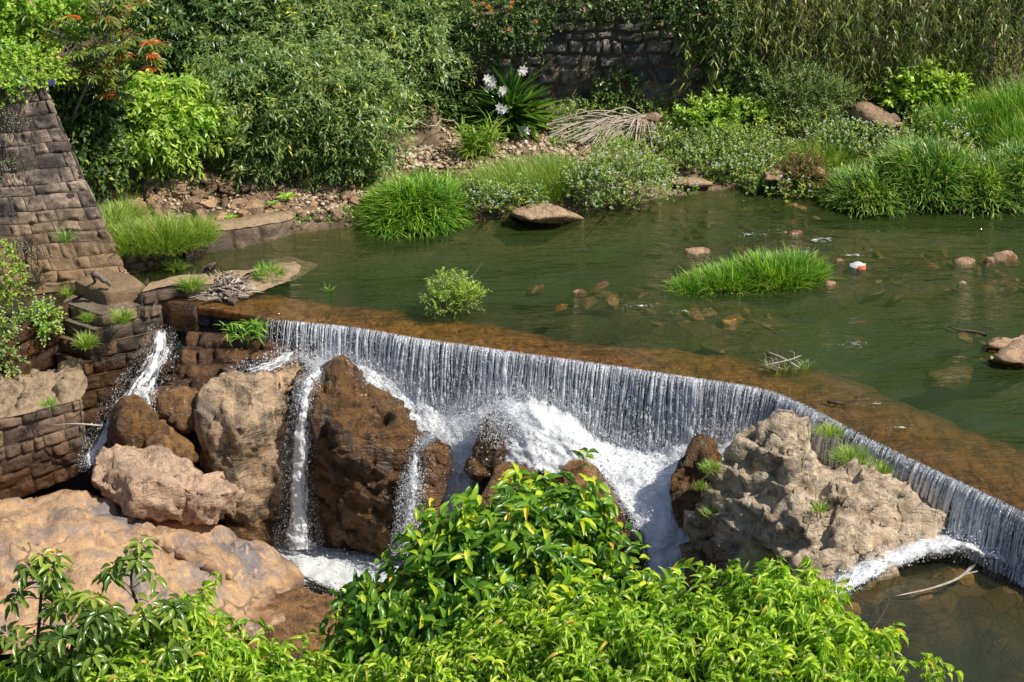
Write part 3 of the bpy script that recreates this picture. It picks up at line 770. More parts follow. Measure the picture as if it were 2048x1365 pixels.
# ================================================================== white water
OCT = np.array([[1, 0, 0], [-1, 0, 0], [0, 1, 0], [0, -1, 0], [0, 0, 1], [0, 0, -1]], float)
OCF = np.array([[0, 2, 4], [2, 1, 4], [1, 3, 4], [3, 0, 4], [2, 0, 5], [1, 2, 5], [3, 1, 5], [0, 3, 5]])
def drops(mb, P0, size, stretch=1.3):
    m = len(P0); s = np.broadcast_to(size, (m,))
    V = P0[:, None]+OCT[None]*s[:, None, None]*np.array([1, 1, stretch])
    mb.add(V.reshape(-1, 3), (OCF[None]+(np.arange(m)*6)[:, None, None]).reshape(-1, 3), np.repeat(NP.random(m), 6))
SPRAY = MB()
white = empty('white_water', Q(1000, 900, 22.2), None, None); tag(white, kind='structure')
def froth(name, rows, mat, nu=90, nv=60, amp=.05, fr=4., edge=(.12, .12, .1, .2), ndrop=2000, dh=.10, par=None, dsz=.009, up=.75, seed=0., lowa=0.):
    G = patch(rows, nu, nv)
    dU = np.gradient(G, axis=1); dV = np.gradient(G, axis=0); Nn = unit(np.cross(dU, dV)); 
    Nn = Nn*np.sign((Nn*np.array([0, -.5, 1])).sum(-1, keepdims=True)+1e-9)
    q = G.reshape(-1, 3)
    dd = (amp*fbm(q*fr+seed, 4)).reshape(nv, nu, 1)
    G = G+Nn*dd
    u = np.linspace(0, 1, nu)[None]; v = np.linspace(0, 1, nv)[:, None]
    e = np.minimum(np.minimum(u/edge[0] if edge[0] else 9, (1-u)/edge[1] if edge[1] else 9), np.minimum(v/edge[2] if edge[2] else 9, (1-v)/edge[3] if edge[3] else 9))
    e = np.clip(e, 0, 1)*np.ones((nv, nu))
    a = .5-.34*(1-e)+.0+lowa
    length = np.linalg.norm(np.diff(G[:, nu//2], axis=0), axis=1).sum(); width = np.linalg.norm(np.diff(G[nv//2], axis=0), axis=1).sum()
    uv = np.stack([np.broadcast_to(u*width, (nv, nu)), np.broadcast_to(v*length, (nv, nu))], -1).reshape(-1, 2)
    mb = MB(); mb.grid(G, a.ravel(), uv); o = mb.build(name, mat, par if par is not None else white, smooth=True)
    if ndrop:
        ndrop = int(ndrop*2.2)
        i = NP.integers(0, nv, ndrop); j = np.clip((NP.beta(.6, .6, ndrop)*nu).astype(int), 0, nu-1)
        p = G[i, j]+sph(ndrop)*.05+Nn[i, j]*(NP.exponential(dh, ndrop))[:, None]*up+np.array([0, 0, 1.])*(NP.exponential(dh*.5, ndrop))[:, None]
        drops(SPRAY, p, np.clip(.36*dsz*NP.lognormal(0, .6, ndrop), .0012, dsz*1.6))
    return o, G
# A: ledge flow between boulder and curtain, widening into the main cascade
A0 = [Q(600, 712, 23.55), Q(700, 718, 23.4), Q(800, 760, 23.2), Q(900, 820, 22.95), Q(960, 800, 22.75), Q(1040, 785, 22.6), Q(1120, 808, 22.45), Q(1200, 870, 22.3), Q(1290, 890, 22.15), Q(1400, 860, 21.95), Q(1500, 865, 21.75)]
A1 = [Q(610, 735, 23.45), Q(700, 745, 23.25), Q(800, 800, 23.05), Q(890, 870, 22.7), Q(960, 880, 22.45), Q(1040, 840, 22.25), Q(1120, 870, 22.05), Q(1200, 915, 21.9), Q(1290, 930, 21.85), Q(1400, 925, 21.65), Q(1500, 920, 21.5)]
A2 = [Q(620, 750, 23.3), Q(700, 790, 23.05), Q(790, 860, 22.75), Q(870, 940, 22.4), Q(950, 960, 22.2), Q(1040, 950, 21.85), Q(1120, 960, 21.75), Q(1200, 970, 21.7), Q(1280, 990, 21.6), Q(1380, 990, 21.4), Q(1480, 980, 21.2)]
froth('froth', [A0, A1, A2], M['froth'], 240, 70, .05, 5, (.02, .03, .22, .12), 7000, .08)
# B: main fall down the middle
froth('froth', [[Q(860, 870, 22.7), Q(910, 890, 22.6), Q(960, 900, 22.5)], [Q(850, 960, 22.4), Q(900, 970, 22.35), Q(960, 985, 22.3)], [Q(830, 1090, 22.25), Q(890, 1100, 22.2), Q(950, 1100, 22.15)], [Q(800, 1180, 22.0), Q(880, 1190, 21.95), Q(950, 1200, 21.9)]], M['froth'], 60, 90, .05, 5, (.25, .2, .06, .1), 3500, .07)
# C: right chute past the big boulder
froth('froth', [[Q(1190, 920, 22.0), Q(1280, 925, 21.9), Q(1370, 930, 21.7), Q(1480, 900, 21.5)], [Q(1210, 980, 21.6), Q(1290, 990, 21.4), Q(1350, 1000, 21.25), Q(1400, 1010, 21.1)], [Q(1262, 1050, 21.05), Q(1312, 1055, 20.95), Q(1350, 1060, 20.85), Q(1385, 1065, 20.8)], [Q(1290, 1120, 20.75), Q(1325, 1130, 20.65), Q(1355, 1140, 20.6), Q(1390, 1150, 20.55)], [Q(1280, 1210, 20.5), Q(1320, 1215, 20.4), Q(1355, 1220, 20.35), Q(1390, 1230, 20.3)]], M['froth'], 80, 110, .05, 5, (.16, .02, .06, .05), 4500, .06)
# D: long thin fall in the slot of the left boulder, and the pool froth beneath it
D = [[Q(628, 735, 23.17), Q(650, 737, 23.17), Q(674, 742, 23.17)], [Q(600, 765, 22.9), Q(616, 768, 22.85), Q(636, 768, 22.9)], [Q(584, 830, 22.72), Q(606, 830, 22.62), Q(628, 830, 22.72)], [Q(570, 940, 22.65), Q(598, 940, 22.52), Q(628, 940, 22.65)], [Q(562, 1030, 22.65), Q(597, 1030, 22.48), Q(632, 1030, 22.65)], [Q(552, 1098, 22.6), Q(597, 1100, 22.42), Q(644, 1098, 22.6)]]
froth('fall', D, M['stream'], 36, 200, .035, 9, (.48, .48, .0, .0), 4500, .035, dsz=.006, lowa=.13)
froth('fall', [[Q(858, 866, 22.5), Q(872, 868, 22.5), Q(888, 872, 22.5)], [Q(825, 900, 22.35), Q(838, 900, 22.46), Q(852, 900, 22.5)], [Q(806, 980, 22.2), Q(824, 980, 22.12), Q(842, 980, 22.2)], [Q(796, 1050, 22.1), Q(815, 1050, 22.05), Q(838, 1050, 22.1)], [Q(785, 1110, 22.05), Q(810, 1112, 22.0), Q(840, 1112, 22.05)]], M['stream'], 36, 130, .04, 9, (.45, .45, .0, .0), 3600, .05, dsz=.008, lowa=.10)
z0 = -3.03
froth('froth', [[P(440, 1070, z0), P(540, 1080, z0), P(680, 1098, z0), P(830, 1110, z0), P(960, 1120, z0)], [P(470, 1095, z0+.03), P(580, 1105, z0+.08), P(700, 1125, z0+.04), P(830, 1150, z0+.05), P(960, 1160, z0)], [P(520, 1125, z0), P(610, 1135, z0+.02), P(720, 1160, z0), P(830, 1190, z0), P(960, 1200, z0)], [P(590, 1180, z0), P(660, 1190, z0), P(750, 1215, z0), P(850, 1240, z0), P(960, 1260, z0)]], foam_mat('pool_froth', .33, .47, (2.2, 5, 1), base=(.8, .83, .82)), 110, 60, .035, 5, (.03, .02, .03, .25), 2500, .03, lowa=.08)
# E: run-off over the left steps
E = [[Q(303, 655, 24.13), Q(322, 657, 24.08), Q(344, 660, 24.08)], [Q(280, 700, 23.73), Q(318, 705, 23.68), Q(354, 708, 23.73)], [Q(252, 750, 23.38), Q(290, 758, 23.33), Q(344, 765, 23.38)], [Q(220, 790, 23.08), Q(265, 800, 23.03), Q(326, 805, 23.08)], [Q(191, 835, 22.83), Q(225, 850, 22.78), Q(266, 850, 22.83)], [Q(166, 890, 22.58), Q(190, 905, 22.53), Q(220, 905, 22.58)], [Q(155, 935, 22.38), Q(175, 945, 22.33), Q(209, 945, 22.38)]]
froth('runoff', E, M['stream'], 40, 130, .05, 8, (.5, .5, .04, .1), 2200, .02, dsz=.006, lowa=.07)
froth('runoff', [[Q(278, 780, 23.08), Q(292, 782, 23.03), Q(306, 782, 23.08)], [Q(286, 830, 22.83), Q(298, 830, 22.78), Q(312, 830, 22.83)], [Q(284, 865, 22.63), Q(294, 868, 22.58), Q(304, 866, 22.63)], [Q(262, 900, 22.38), Q(274, 905, 22.33), Q(284, 905, 22.38)]], M['stream'], 24, 60, .03, 9, (.35, .35, .05, .05), 600, .03)
froth('runoff', [[Q(560, 700, 23.5), Q(580, 700, 23.5), Q(600, 702, 23.5)], [Q(520, 722, 23.35), Q(550, 727, 23.3), Q(590, 728, 23.3)], [Q(460, 742, 23.2), Q(490, 750, 23.15), Q(540, 750, 23.15)]], M['stream'], 40, 30, .03, 9, (.3, .3, .1, .2), 500, .03)
# F: right-hand froth at the curtain foot, running left along the boulder
zr = -.68
froth('froth', [[P(1650, 1180, zr), P(1740, 1110, zr), P(1880, 1068, zr), P(1960, 1084, zr), P(2080, 1112, zr), P(2240, 1160, zr)],
                [P(1665, 1190, zr+.05), P(1760, 1125, zr+.10), P(1890, 1085, zr+.16), P(1970, 1104, zr+.12), P(2090, 1136, zr+.06), P(2250, 1190, zr)],
                [P(1680, 1196, zr), P(1790, 1138, zr), P(1910, 1108, zr+.02), P(2000, 1124, zr+.02), P(2100, 1158, zr), P(2260, 1215, zr)]], M['froth'], 160, 30, .035, 6, (.02, .02, .12, .18), 3000, .04)
# small riffles upstream
RIF = foam_mat('riffle_froth', .50, .60, (5, 9, 1))
for (px, py, a, b) in ((1560, 462, 30, 9), (1640, 478, 45, 12), (1700, 508, 40, 11), (1600, 500, 35, 8), (1380, 625, 40, 7), (1280, 612, 30, 6), (1710, 690, 26, 5), (1750, 808, 30, 8), (1800, 855, 26, 7), (1500, 470, 30, 6), (345, 520, 40, 7)):
    froth('riffle', [[P(px-a, py-b, .012), P(px, py-b*.7, .012), P(px+a, py-b*.2, .012)], [P(px-a, py, .02), P(px, py, .035), P(px+a, py+b*.4, .02)], [P(px-a, py+b*.6, .012), P(px, py+b, .012), P(px+a, py+b, .012)]], RIF, 30, 12, .02, 12, (.3, .3, .3, .3), 40, .012, dsz=.005)
# bright beads on the falling strands
n = 16000; s = lip_s(540)+(lip_s(2150)-lip_s(540))*NP.random(n); t = NP.random(n)**1.2
p = lip(s, .045+.265*np.sqrt(t)+.01*NP.normal(size=n), -1.7*t); drops(SPRAY, p, .003+.0055*NP.random(n)**2, 2.2)
# droplets bouncing at the curtain foot and inside the curtain
n = 6500; s = lip_s(560)+(lip_s(2150)-lip_s(560))*NP.random(n); t = NP.random(n)**.8
p = lip(s, .05+.27*np.sqrt(t)+.03*NP.normal(size=n), -1.55*t); drops(SPRAY, p, .004+.006*NP.random(n)*t**.5, 1.8)
def spray_cloud(n, c, r, sz):
    n = int(n*1.8)
    q = np.array(c)+sph(n)*np.array(r)*(NP.random(n)**.5)[:, None]; drops(SPRAY, q, np.clip(.45*sz*NP.lognormal(0, .6, n), .0015, .014))
# fine mist where the curtain lands
n = 26000; k_ = NP.random(n)*10; rowm = np.array(A0); i_ = np.clip(k_.astype(int), 0, 9); f_ = (k_-i_)[:, None]
q = rowm[i_]*(1-f_)+rowm[i_+1]*f_+NP.normal(size=(n, 3))*[.05, .07, .03]+np.array([0, 0, 1.])*(NP.exponential(.10, n))[:, None]-np.array([0, .05, 0]); drops(SPRAY, q, np.clip(.0022*NP.lognormal(0, .5, n), .001, .006), 1.)
spray_cloud(3500, Q(1010, 850, 22.25), (.45, .25, .42), .008)
spray_cloud(1500, Q(1400, 930, 21.4), (.4, .2, .35), .008)
spray_cloud(1800, Q(940, 850, 22.4), (.5, .2, .3), .007)
spray_cloud(1200, Q(830, 1010, 22.2), (.18, .1, .6), .010)
spray_cloud(900, Q(1300, 1060, 21.1), (.3, .15, .3), .008)
spray_cloud(1400, Q(1960, 1070, 19.3), (.6, .12, .14), .006)
sp = SPRAY.build('spray', M['drop'], loc=np.zeros(3)); tag(sp, kind='stuff', label='white droplets and spray thrown up around the falls', cat='spray')
# ================================================================== rocks
gran = dict(c_light=(.40, .27, .16), c_mid=(.27, .17, .11), c_dark=(.07, .05, .04))
M['rock_wet'] = rock_mat('wet_brown_rock', (.44, .23, .08), (.20, .11, .05), (.03, .02, .013), stain=.7, rough=.32, bump=.8, streak=.6)
M['rock_left'] = rock_mat('stained_grey_tan_rock', (.62, .43, .24), (.34, .27, .19), (.07, .058, .048), stain=.8, rough=.6, bump=.6, streak=.5, wet=(-2.7, -2.0))
M['rock_mid'] = rock_mat('dark_wet_boulder', (.27, .14, .045), (.15, .08, .03), (.022, .015, .01), stain=.8, rough=.3, bump=.9, streak=.7)
M['rock_big'] = rock_mat('crag_rock', (.88, .70, .47), (.70, .52, .34), (.10, .075, .065), stain=.62, rough=.8, bump=.8, lichen=.45, wet=(-1.75, -.95), wetrough=.4)
M['rock_pink'] = rock_mat('pink_granite', (.80, .54, .35), (.60, .41, .27), (.11, .075, .06), stain=.5, rough=.75, bump=.7, scale=1.3)
M['rock_slab'] = rock_mat('slab_granite', (.62, .37, .18), (.25, .22, .21), (.12, .09, .075), stain=.35, rough=.55, bump=.38, wet=(-2.9, -2.5), scale=.8)
M['rock_bank'] = rock_mat('bank_stone', (.56, .40, .25), (.42, .29, .18), (.09, .065, .05), stain=.5, rough=.85, bump=.6, scale=2., objrand=True)
M['rock_river'] = rock_mat('river_stone', (.60, .40, .23), (.44, .28, .17), (.09, .06, .045), stain=.45, rough=.7, bump=.5, scale=2., wet=(-.05, .04))
def sub_mat():
    m, nt, out = newmat('submerged_stone'); k = N(nt)
    pos = k.n('NewGeometry').outputs['Position']; sx = k.n('SeparateXYZ'); k.l(pos, sx.inputs[0])
    n = k.noise(pos, 6, 6, .6)
    c = k.ramp(n, [(.3, (.16, .08, .02)), (.6, (.42, .22, .06))])
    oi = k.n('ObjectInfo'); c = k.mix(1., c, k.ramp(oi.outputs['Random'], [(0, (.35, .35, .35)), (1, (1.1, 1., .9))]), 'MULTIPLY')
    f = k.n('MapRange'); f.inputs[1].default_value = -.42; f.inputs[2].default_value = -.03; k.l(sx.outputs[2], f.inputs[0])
    c = k.mix(f.outputs[0], (.022, .034, .008), c)  # same darkening with depth under murky water, put into the stone colour
    b = k.n('BsdfPrincipled'); k.l(c, b.inputs['Base Color']); b.inputs['Roughness'].default_value = .5
    k.l(k.bump(n, .5, .03), b.inputs['Normal']); k.l(b.outputs[0], out.inputs[0]); return m
M['rock_sub'] = sub_mat()
M['crumble'] = rock_mat('crumbly_sandstone', (.52, .38, .23), (.42, .30, .18), (.14, .10, .07), stain=.4, rough=.95, scale=2.)
def H(*pts): return [Q(*p) for p in pts]
rock('boulder', [H((400, 800, 22.7), (425, 752, 23.0), (520, 728, 23.2), (565, 738, 23.1), (590, 800, 22.85), (592, 900, 22.7), (575, 985, 22.6), (545, 1090, 22.6), (470, 1080, 22.5), (440, 960, 22.25), (388, 860, 22.5), (395, 800, 24.0), (590, 740, 24.2), (400, 1050, 24), (575, 1100, 23.6), (480, 860, 22.3)),
                 H((520, 728, 23.2), (590, 705, 23.4), (622, 722, 23.4), (628, 748, 23.3), (608, 780, 23.1), (560, 800, 23.0), (540, 760, 24), (620, 740, 24.2)),
                 H((560, 800, 23.1), (625, 800, 23.1), (640, 1120, 22.9), (540, 1120, 22.8), (560, 900, 23.0), (600, 900, 24), (600, 1100, 24), (560, 800, 24))],
     M['rock_left'], 'tall grey and tan boulder left of the long thin waterfall', voxel=.024, smooth=8, A=.05, fA=.8, B=.016, fB=4., W=.16, fW=.9, C=.03, seed=2, zs=.6, strat=.05)
rock('boulder', [H((625, 790, 22.95), (665, 752, 23.1), (700, 758, 23.1), (765, 785, 22.95), (815, 825, 22.8), (858, 860, 22.65), (835, 900, 22.45), (812, 960, 22.4), (790, 1060, 22.3), (760, 1120, 22.3), (640, 1100, 22.55), (625, 950, 22.65), (700, 900, 22.3), (740, 1000, 22.15), (640, 760, 24.2), (860, 860, 23.8), (800, 1100, 23.8), (630, 1100, 24)),
                 H((652, 772, 23.0), (668, 747, 23.1), (692, 750, 23.1), (730, 772, 23.0), (700, 800, 22.9), (640, 800, 22.95), (700, 760, 24), (655, 760, 24))],
     M['rock_mid'], 'broad dark wet boulder right of the long thin waterfall', voxel=.024, smooth=7, A=.05, fA=.9, B=.02, fB=4., W=.18, fW=1.0, C=.05, seed=5, zs=.5, strat=.085)
rock('rock', [H((848, 900, 22.35), (870, 868, 22.45), (900, 890, 22.4), (905, 930, 22.2), (880, 1010, 22.1), (860, 1100, 22.05), (825, 1100, 22.15), (835, 980, 22.2), (880, 900, 23.2), (860, 1080, 23.2))],
     M['rock_wet'], 'narrow black wet rock splitting the white water beside the dark boulder', 'rock', voxel=.03, smooth=5, A=.05, B=.03, seed=8, W=.03)
# rocks breaking the middle cascade
rock('rock', [H((950, 880, 22.2), (965, 838, 22.3), (1000, 812, 22.35), (1020, 835, 22.25), (1010, 900, 22.05), (990, 960, 21.95), (938, 950, 22.1), (1040, 850, 22.2), (1050, 940, 22.0), (940, 900, 22.2), (980, 830, 23), (1000, 960, 23))],
     M['rock_mid'], 'dark rock behind the splashing foam in the middle of the falls', 'rock', voxel=.03, smooth=5, A=.05, B=.03, seed=9, W=.13)
rock('rock', [H((1030, 930, 22.17), (1035, 860, 22.32), (1060, 850, 22.32), (1085, 900, 22.22), (1090, 950, 22.02), (1040, 960, 22.02), (1060, 860, 23.22), (1080, 950, 23.22))],
     M['rock_mid'], 'small dark rock half veiled by spray above the glossy tree', 'rock', voxel=.03, smooth=5, A=.05, B=.03, seed=10, W=.13)
rock('rock', [H((950, 1010, 21.5), (985, 930, 21.75), (1020, 922, 21.8), (1075, 945, 21.7), (1090, 1000, 21.4), (1060, 1150, 21.0), (960, 1150, 21.2), (1020, 935, 22.6), (1060, 1100, 22.6))],
     M['rock_wet'], 'rounded brown rock just behind the top of the glossy tree', 'rock', voxel=.035, smooth=8, A=.04, B=.015, seed=11)
rock('boulder', [H((1075, 960, 21.5), (1110, 932, 21.65), (1160, 935, 21.6), (1220, 985, 21.45), (1290, 1045, 21.2), (1325, 1090, 21.05), (1335, 1140, 20.9), (1290, 1200, 20.7), (1150, 1200, 20.6), (1080, 1100, 20.9), (1180, 1030, 21.0), (1160, 940, 22.5), (1320, 1100, 22.3), (1100, 1150, 22.3))],
     M['rock_wet'], 'long orange brown wet boulder sloping under the right hand chute', voxel=.035, smooth=7, A=.06, B=.03, seed=12, W=.12, C=.04, strat=.04)
rock('rock', [H((1330, 960, 21.0), (1365, 890, 21.2), (1395, 872, 21.25), (1425, 885, 21.2), (1430, 930, 21.0), (1420, 1010, 20.8), (1375, 1050, 20.75), (1340, 1030, 20.85), (1320, 990, 20.95), (1400, 890, 22), (1400, 1050, 22))],
     M['rock_mid'], 'upright dark wet rock in the spray left of the big crag', 'rock', voxel=.03, smooth=5, A=.05, B=.035, seed=13, W=.13)
# the big crag
crag = rock('boulder', [H((1545, 822, 20.45), (1572, 822, 20.42), (1600, 832, 20.4), (1500, 882, 20.4), (1440, 930, 20.35), (1396, 985, 20.3), (1380, 1040, 20.25), (1366, 1150, 20.15), (1374, 1220, 20.0), (1500, 1215, 19.4), (1620, 1215, 18.65), (1700, 1180, 18.5), (1600, 1060, 18.95), (1640, 990, 19.35), (1650, 905, 20.0), (1560, 850, 21.0), (1420, 1000, 21.2), (1400, 1200, 21), (1700, 1100, 20.9)),
                 H((1650, 905, 20.0), (1690, 925, 19.9), (1750, 935, 19.8), (1810, 985, 19.6), (1860, 1030, 19.4), (1893, 1078, 19.25), (1870, 1110, 19.0), (1760, 1160, 18.6), (1690, 1195, 18.4), (1600, 1180, 18.6), (1600, 1050, 19.1), (1680, 980, 19.3), (1700, 920, 20.6), (1850, 1060, 20.1), (1700, 1150, 20.4)),
                 H((1500, 895, 20.3), (1490, 925, 20.1), (1560, 960, 19.8), (1640, 930, 19.9), (1625, 870, 20.3), (1600, 835, 20.45), (1530, 850, 20.4), (1560, 900, 21))],
     M['rock_big'], 'big craggy peaked boulder with pale lichen on top and grass in its clefts', voxel=.022, smooth=3, A=.04, fA=.9, B=.022, fB=4., W=.14, fW=1.2, C=.10, seed=3, zs=.6, strat=.12)
# granite in the left foreground
rock('boulder', [H((180, 915, 21.9), (210, 892, 22.1), (260, 900, 22.1), (350, 935, 22.1), (410, 930, 22.1), (450, 938, 22.1), (500, 965, 22.0), (505, 985, 21.9), (480, 1030, 21.7), (440, 1058, 21.5), (400, 1040, 21.35), (250, 1010, 21.35), (170, 965, 21.6), (300, 960, 21.45), (440, 990, 21.4), (200, 930, 22.7), (480, 990, 22.6), (430, 1040, 22.5), (230, 1000, 22.4))],
     M['rock_pink'], 'angular pinkish granite boulder lying on the long slab', voxel=.022, smooth=2, A=.02, fA=1.0, B=.016, fB=5., W=.13, fW=1.4, C=.06, seed=6, strat=.06)
rock('rock_slab', [H((-150, 1000, 21.0), (60, 985, 21.4), (200, 985, 21.7), (330, 1045, 21.6), (440, 1062, 21.8), (560, 1130, 21.8), (610, 1160, 21.7), (600, 1190, 21.4), (470, 1190, 21.0), (320, 1140, 20.9), (180, 1090, 20.9), (-100, 1050, 20.3), (0, 1150, 19.6), (100, 1300, 19.), (400, 1330, 19.), (-250, 1300, 18.5), (500, 1240, 20.3), (560, 1250, 20.5), (0, 1100, 22.6), (500, 1200, 22.6), (-150, 1150, 22.6)),
                  H((240, 1075, 21.0), (330, 1060, 21.5), (560, 1135, 21.6), (600, 1190, 21.3), (520, 1240, 20.6), (455, 1180, 20.9), (300, 1108, 21.05), (400, 1100, 20.9), (445, 1132, 20.8), (270, 1075, 21.1), (450, 1210, 21.2), (300, 1150, 21.3))],
     M['rock_slab'], 'long smooth grey and tan granite slab sloping down to the frothy pool', 'rock slab', voxel=.032, smooth=4, A=.06, fA=.7, B=.008, fB=4., W=.16, fW=.7, C=.08, seed=4, strat=.07)
rock('boulder', [H((500, 1225, 20.6), (520, 1190, 21.0), (600, 1175, 21.2), (680, 1200, 21.1), (710, 1225, 20.9), (715, 1290, 20.3), (640, 1340, 19.7), (500, 1330, 19.7), (470, 1260, 20.2), (600, 1240, 20.3), (600, 1200, 22), (700, 1260, 21.8))],
     M['rock_wet'], 'low damp brown boulder at the lower end of the granite slab', voxel=.035, smooth=6, A=.06, B=.025, seed=15, C=.05, W=.05)
# rounded rocks under the run-off on the left
rock('boulder', [H((210, 850, 22.6), (240, 808, 22.8), (275, 795, 22.9), (300, 815, 22.8), (308, 850, 22.6), (285, 900, 22.3), (215, 905, 22.3), (205, 880, 22.45), (250, 850, 22.3), (260, 820, 23.6), (280, 900, 23.3))],
     M['rock_mid'], 'rounded dark brown wet boulder between the two left run-off streams', voxel=.03, smooth=4, A=.04, B=.015, W=.12, fW=1.8, seed=16)
rock('boulder', [H((265, 900, 22.3), (290, 855, 22.6), (330, 840, 22.75), (360, 850, 22.7), (395, 880, 22.5), (400, 925, 22.3), (350, 940, 22.1), (270, 930, 22.1), (330, 880, 22.2), (340, 850, 23.4), (390, 930, 23.2))],
     M['rock_wet'], 'rounded reddish wet boulder right of the left run-off streams', voxel=.03, smooth=4, A=.04, B=.015, W=.12, fW=1.8, seed=17)
rock('boulder', [H((320, 830, 22.8), (335, 790, 23.0), (370, 780, 23.05), (395, 795, 23.0), (395, 840, 22.8), (360, 860, 22.6), (330, 850, 22.6), (370, 785, 23.7), (380, 860, 23.5))],
     M['rock_wet'], 'small wet round boulder tucked beside the tall grey boulder', voxel=.03, smooth=4, A=.04, B=.015, W=.12, fW=1.8, seed=18)
rock('rock', [H((225, 800, 23.2), (262, 780, 23.4), (330, 770, 23.4), (400, 760, 23.3), (400, 850, 22.9), (300, 860, 22.8), (215, 870, 22.8), (300, 780, 24), (400, 800, 24))],
     M['rock_mid'], 'dark wet bedrock under the left run-off', 'rock', voxel=.04, smooth=5, A=.08, B=.04, seed=19, W=.08, fW=2.4)
rock('rock', [H((440, 1010, 22.6), (500, 985, 22.8), (560, 1040, 22.8), (580, 1090, 22.6), (470, 1085, 22.4), (440, 1060, 22.5), (520, 1000, 23.4), (560, 1090, 23.4))],
     M['rock_mid'], 'mossy dark rock in the gap behind the pink granite boulder', 'rock', voxel=.035, smooth=5, A=.06, B=.03, seed=20)
# rocks at the upstream bank and in the river
rock('rock', [[P(1020, 432, -.1), P(1175, 440, -.12), P(1170, 437, 0), P(1130, 452, -.08), P(1060, 447, -.1)]+H((1035, 417, 27.3), (1085, 408, 27.4), (1110, 411, 27.3), (1020, 427, 27.1), (1135, 430, 27.0), (1080, 406, 27.6), (1060, 440, 26.9))],
     M['rock_river'], 'smooth orange topped rock at the edge of the weedy bank', 'rock', voxel=.025, smooth=4, A=.03, B=.015, seed=21, W=.02)
rock('rock', [[P(1320, 375, -.05), P(1420, 372, -.08), P(1400, 380, -.05), P(1350, 385, -.1)]+H((1335, 360, 28.7), (1365, 346, 28.85), (1410, 357, 28.8), (1428, 366, 28.6), (1350, 370, 28.5), (1380, 372, 28.5))],
     M['rock_river'], 'pale cream rock on the waterline behind the river', 'rock', voxel=.03, smooth=3, A=.03, B=.02, seed=22, W=.03)
rock('rock', [H((1708, 205, 30.60), (1725, 198, 30.90), (1770, 215, 30.70), (1805, 240, 30.40), (1808, 256, 30.20), (1770, 258, 30.00), (1735, 250, 30.10), (1700, 240, 30.30), (1760, 230, 31.20), (1720, 215, 30.20))],
     M['rock_bank'], 'large tilted grey brown rock among the weeds on the far bank', 'rock', voxel=.03, smooth=3, A=.05, B=.03, seed=23, strat=.05)
rock('rock', [H((1258, 270, 30.10), (1262, 245, 30.40), (1290, 235, 30.50), (1312, 258, 30.30), (1315, 285, 29.90), (1265, 285, 29.90), (1290, 245, 30.80))],
     M['rock_bank'], 'grey rock half under the heap of dry stalks', 'rock', voxel=.03, smooth=3, A=.04, B=.02, seed=24)
rock('rock', [H((1520, 350, 28.65), (1535, 336, 28.85), (1560, 335, 28.85), (1575, 348, 28.65), (1560, 362, 28.35), (1525, 362, 28.35), (1550, 340, 29.15))],
     M['rock_bank'], 'rounded rock at the left of the reddish weeds', 'rock', voxel=.03, smooth=4, A=.03, B=.02, seed=25)
rock('rock', [H((1612, 345, 28.65), (1622, 326, 28.95), (1655, 342, 28.75), (1658, 358, 28.45), (1630, 362, 28.45), (1640, 335, 29.15))],
     M['rock_bank'], 'small angular rock at the right of the reddish weeds', 'rock', voxel=.03, smooth=3, A=.03, B=.02, seed=26)
rock('rock', [[P(1968, 725, -.1), P(2045, 745, -.1), P(2110, 735, -.1), P(2100, 705, -.1)]+H((1972, 718, 22.45), (2010, 703, 22.4), (2060, 690, 22.5), (2120, 690, 22.5), (2000, 725, 22.25), (2060, 730, 22.2), (2040, 680, 22.7))],
     M['rock_river'], 'pale tan rock in the river at the right edge, the front one of two', 'rock', voxel=.025, smooth=3, A=.04, B=.02, seed=27, W=.05)
rock('rock', [[P(1975, 700, -.1), P(2110, 705, -.1), P(2100, 680, -.1)]+H((1976, 682, 23.0), (1995, 673, 23.05), (2035, 671, 23.1), (2090, 670, 23.1), (1974, 692, 22.8), (2035, 700, 22.75))],
     M['rock_river'], 'flat topped tan rock in the river at the right edge, the rear one of two', 'rock', voxel=.025, smooth=3, A=.04, B=.02, seed=28, W=.04)
for n_, (px, py, w_, h_, lab) in enumerate([
    (1928, 524, 38, 14, 'brownish river stone, leftmost of the row of stones by the right edge'),
    (1978, 526, 26, 20, 'pointed pinkish river stone between two greyer ones'),
    (2010, 518, 50, 24, 'grey angular river stone, the largest of the row by the right edge'),
    (1660, 568, 24, 12, 'small rounded tan stone right of the grassy islet'),
    (1925, 566, 20, 6, 'tiny stone just awash below the row of river stones'),
    (1680, 522, 22, 7, 'small brown stone awash left of the red and white litter'),
    (1590, 466, 30, 10, 'dark flat stone with a riffle breaking beside it'),
    (1395, 502, 50, 7, 'flat tan stone awash behind the grassy islet'),
    (1160, 583, 28, 6, 'pale tip of a stone awash in the middle of the river')]):
    c = P(px, py, 0); s_ = w_*1.15/ppm(c)/2; hh = h_*.75/ppm(c)
    rr = random.Random(n_+40)
    s_ *= 1.15
    pts = [c+np.array([s_*math.cos(a)*rr.uniform(.9, 1.15), s_*.75*math.sin(a)*rr.uniform(.8, 1.1), -.09]) for a in np.linspace(0, 6.28, 9)[:-1]]
    pts += [c+np.array([s_*math.cos(a)*rr.uniform(.7, 1.), s_*.6*math.sin(a), hh*rr.uniform(.2, .5)]) for a in np.linspace(.4, 6.5, 7)[:-1]]
    pts += [c+np.array([s_*rr.uniform(-.45, .45), s_*rr.uniform(-.2, .2), hh*rr.uniform(.8, 1.1)]) for _ in range(3)]
    rock('river_stone', [pts], M['rock_river'], lab, 'stone', 'stones standing out of the river', voxel=.018, smooth=2, A=.01, B=.012, seed=30+n_)
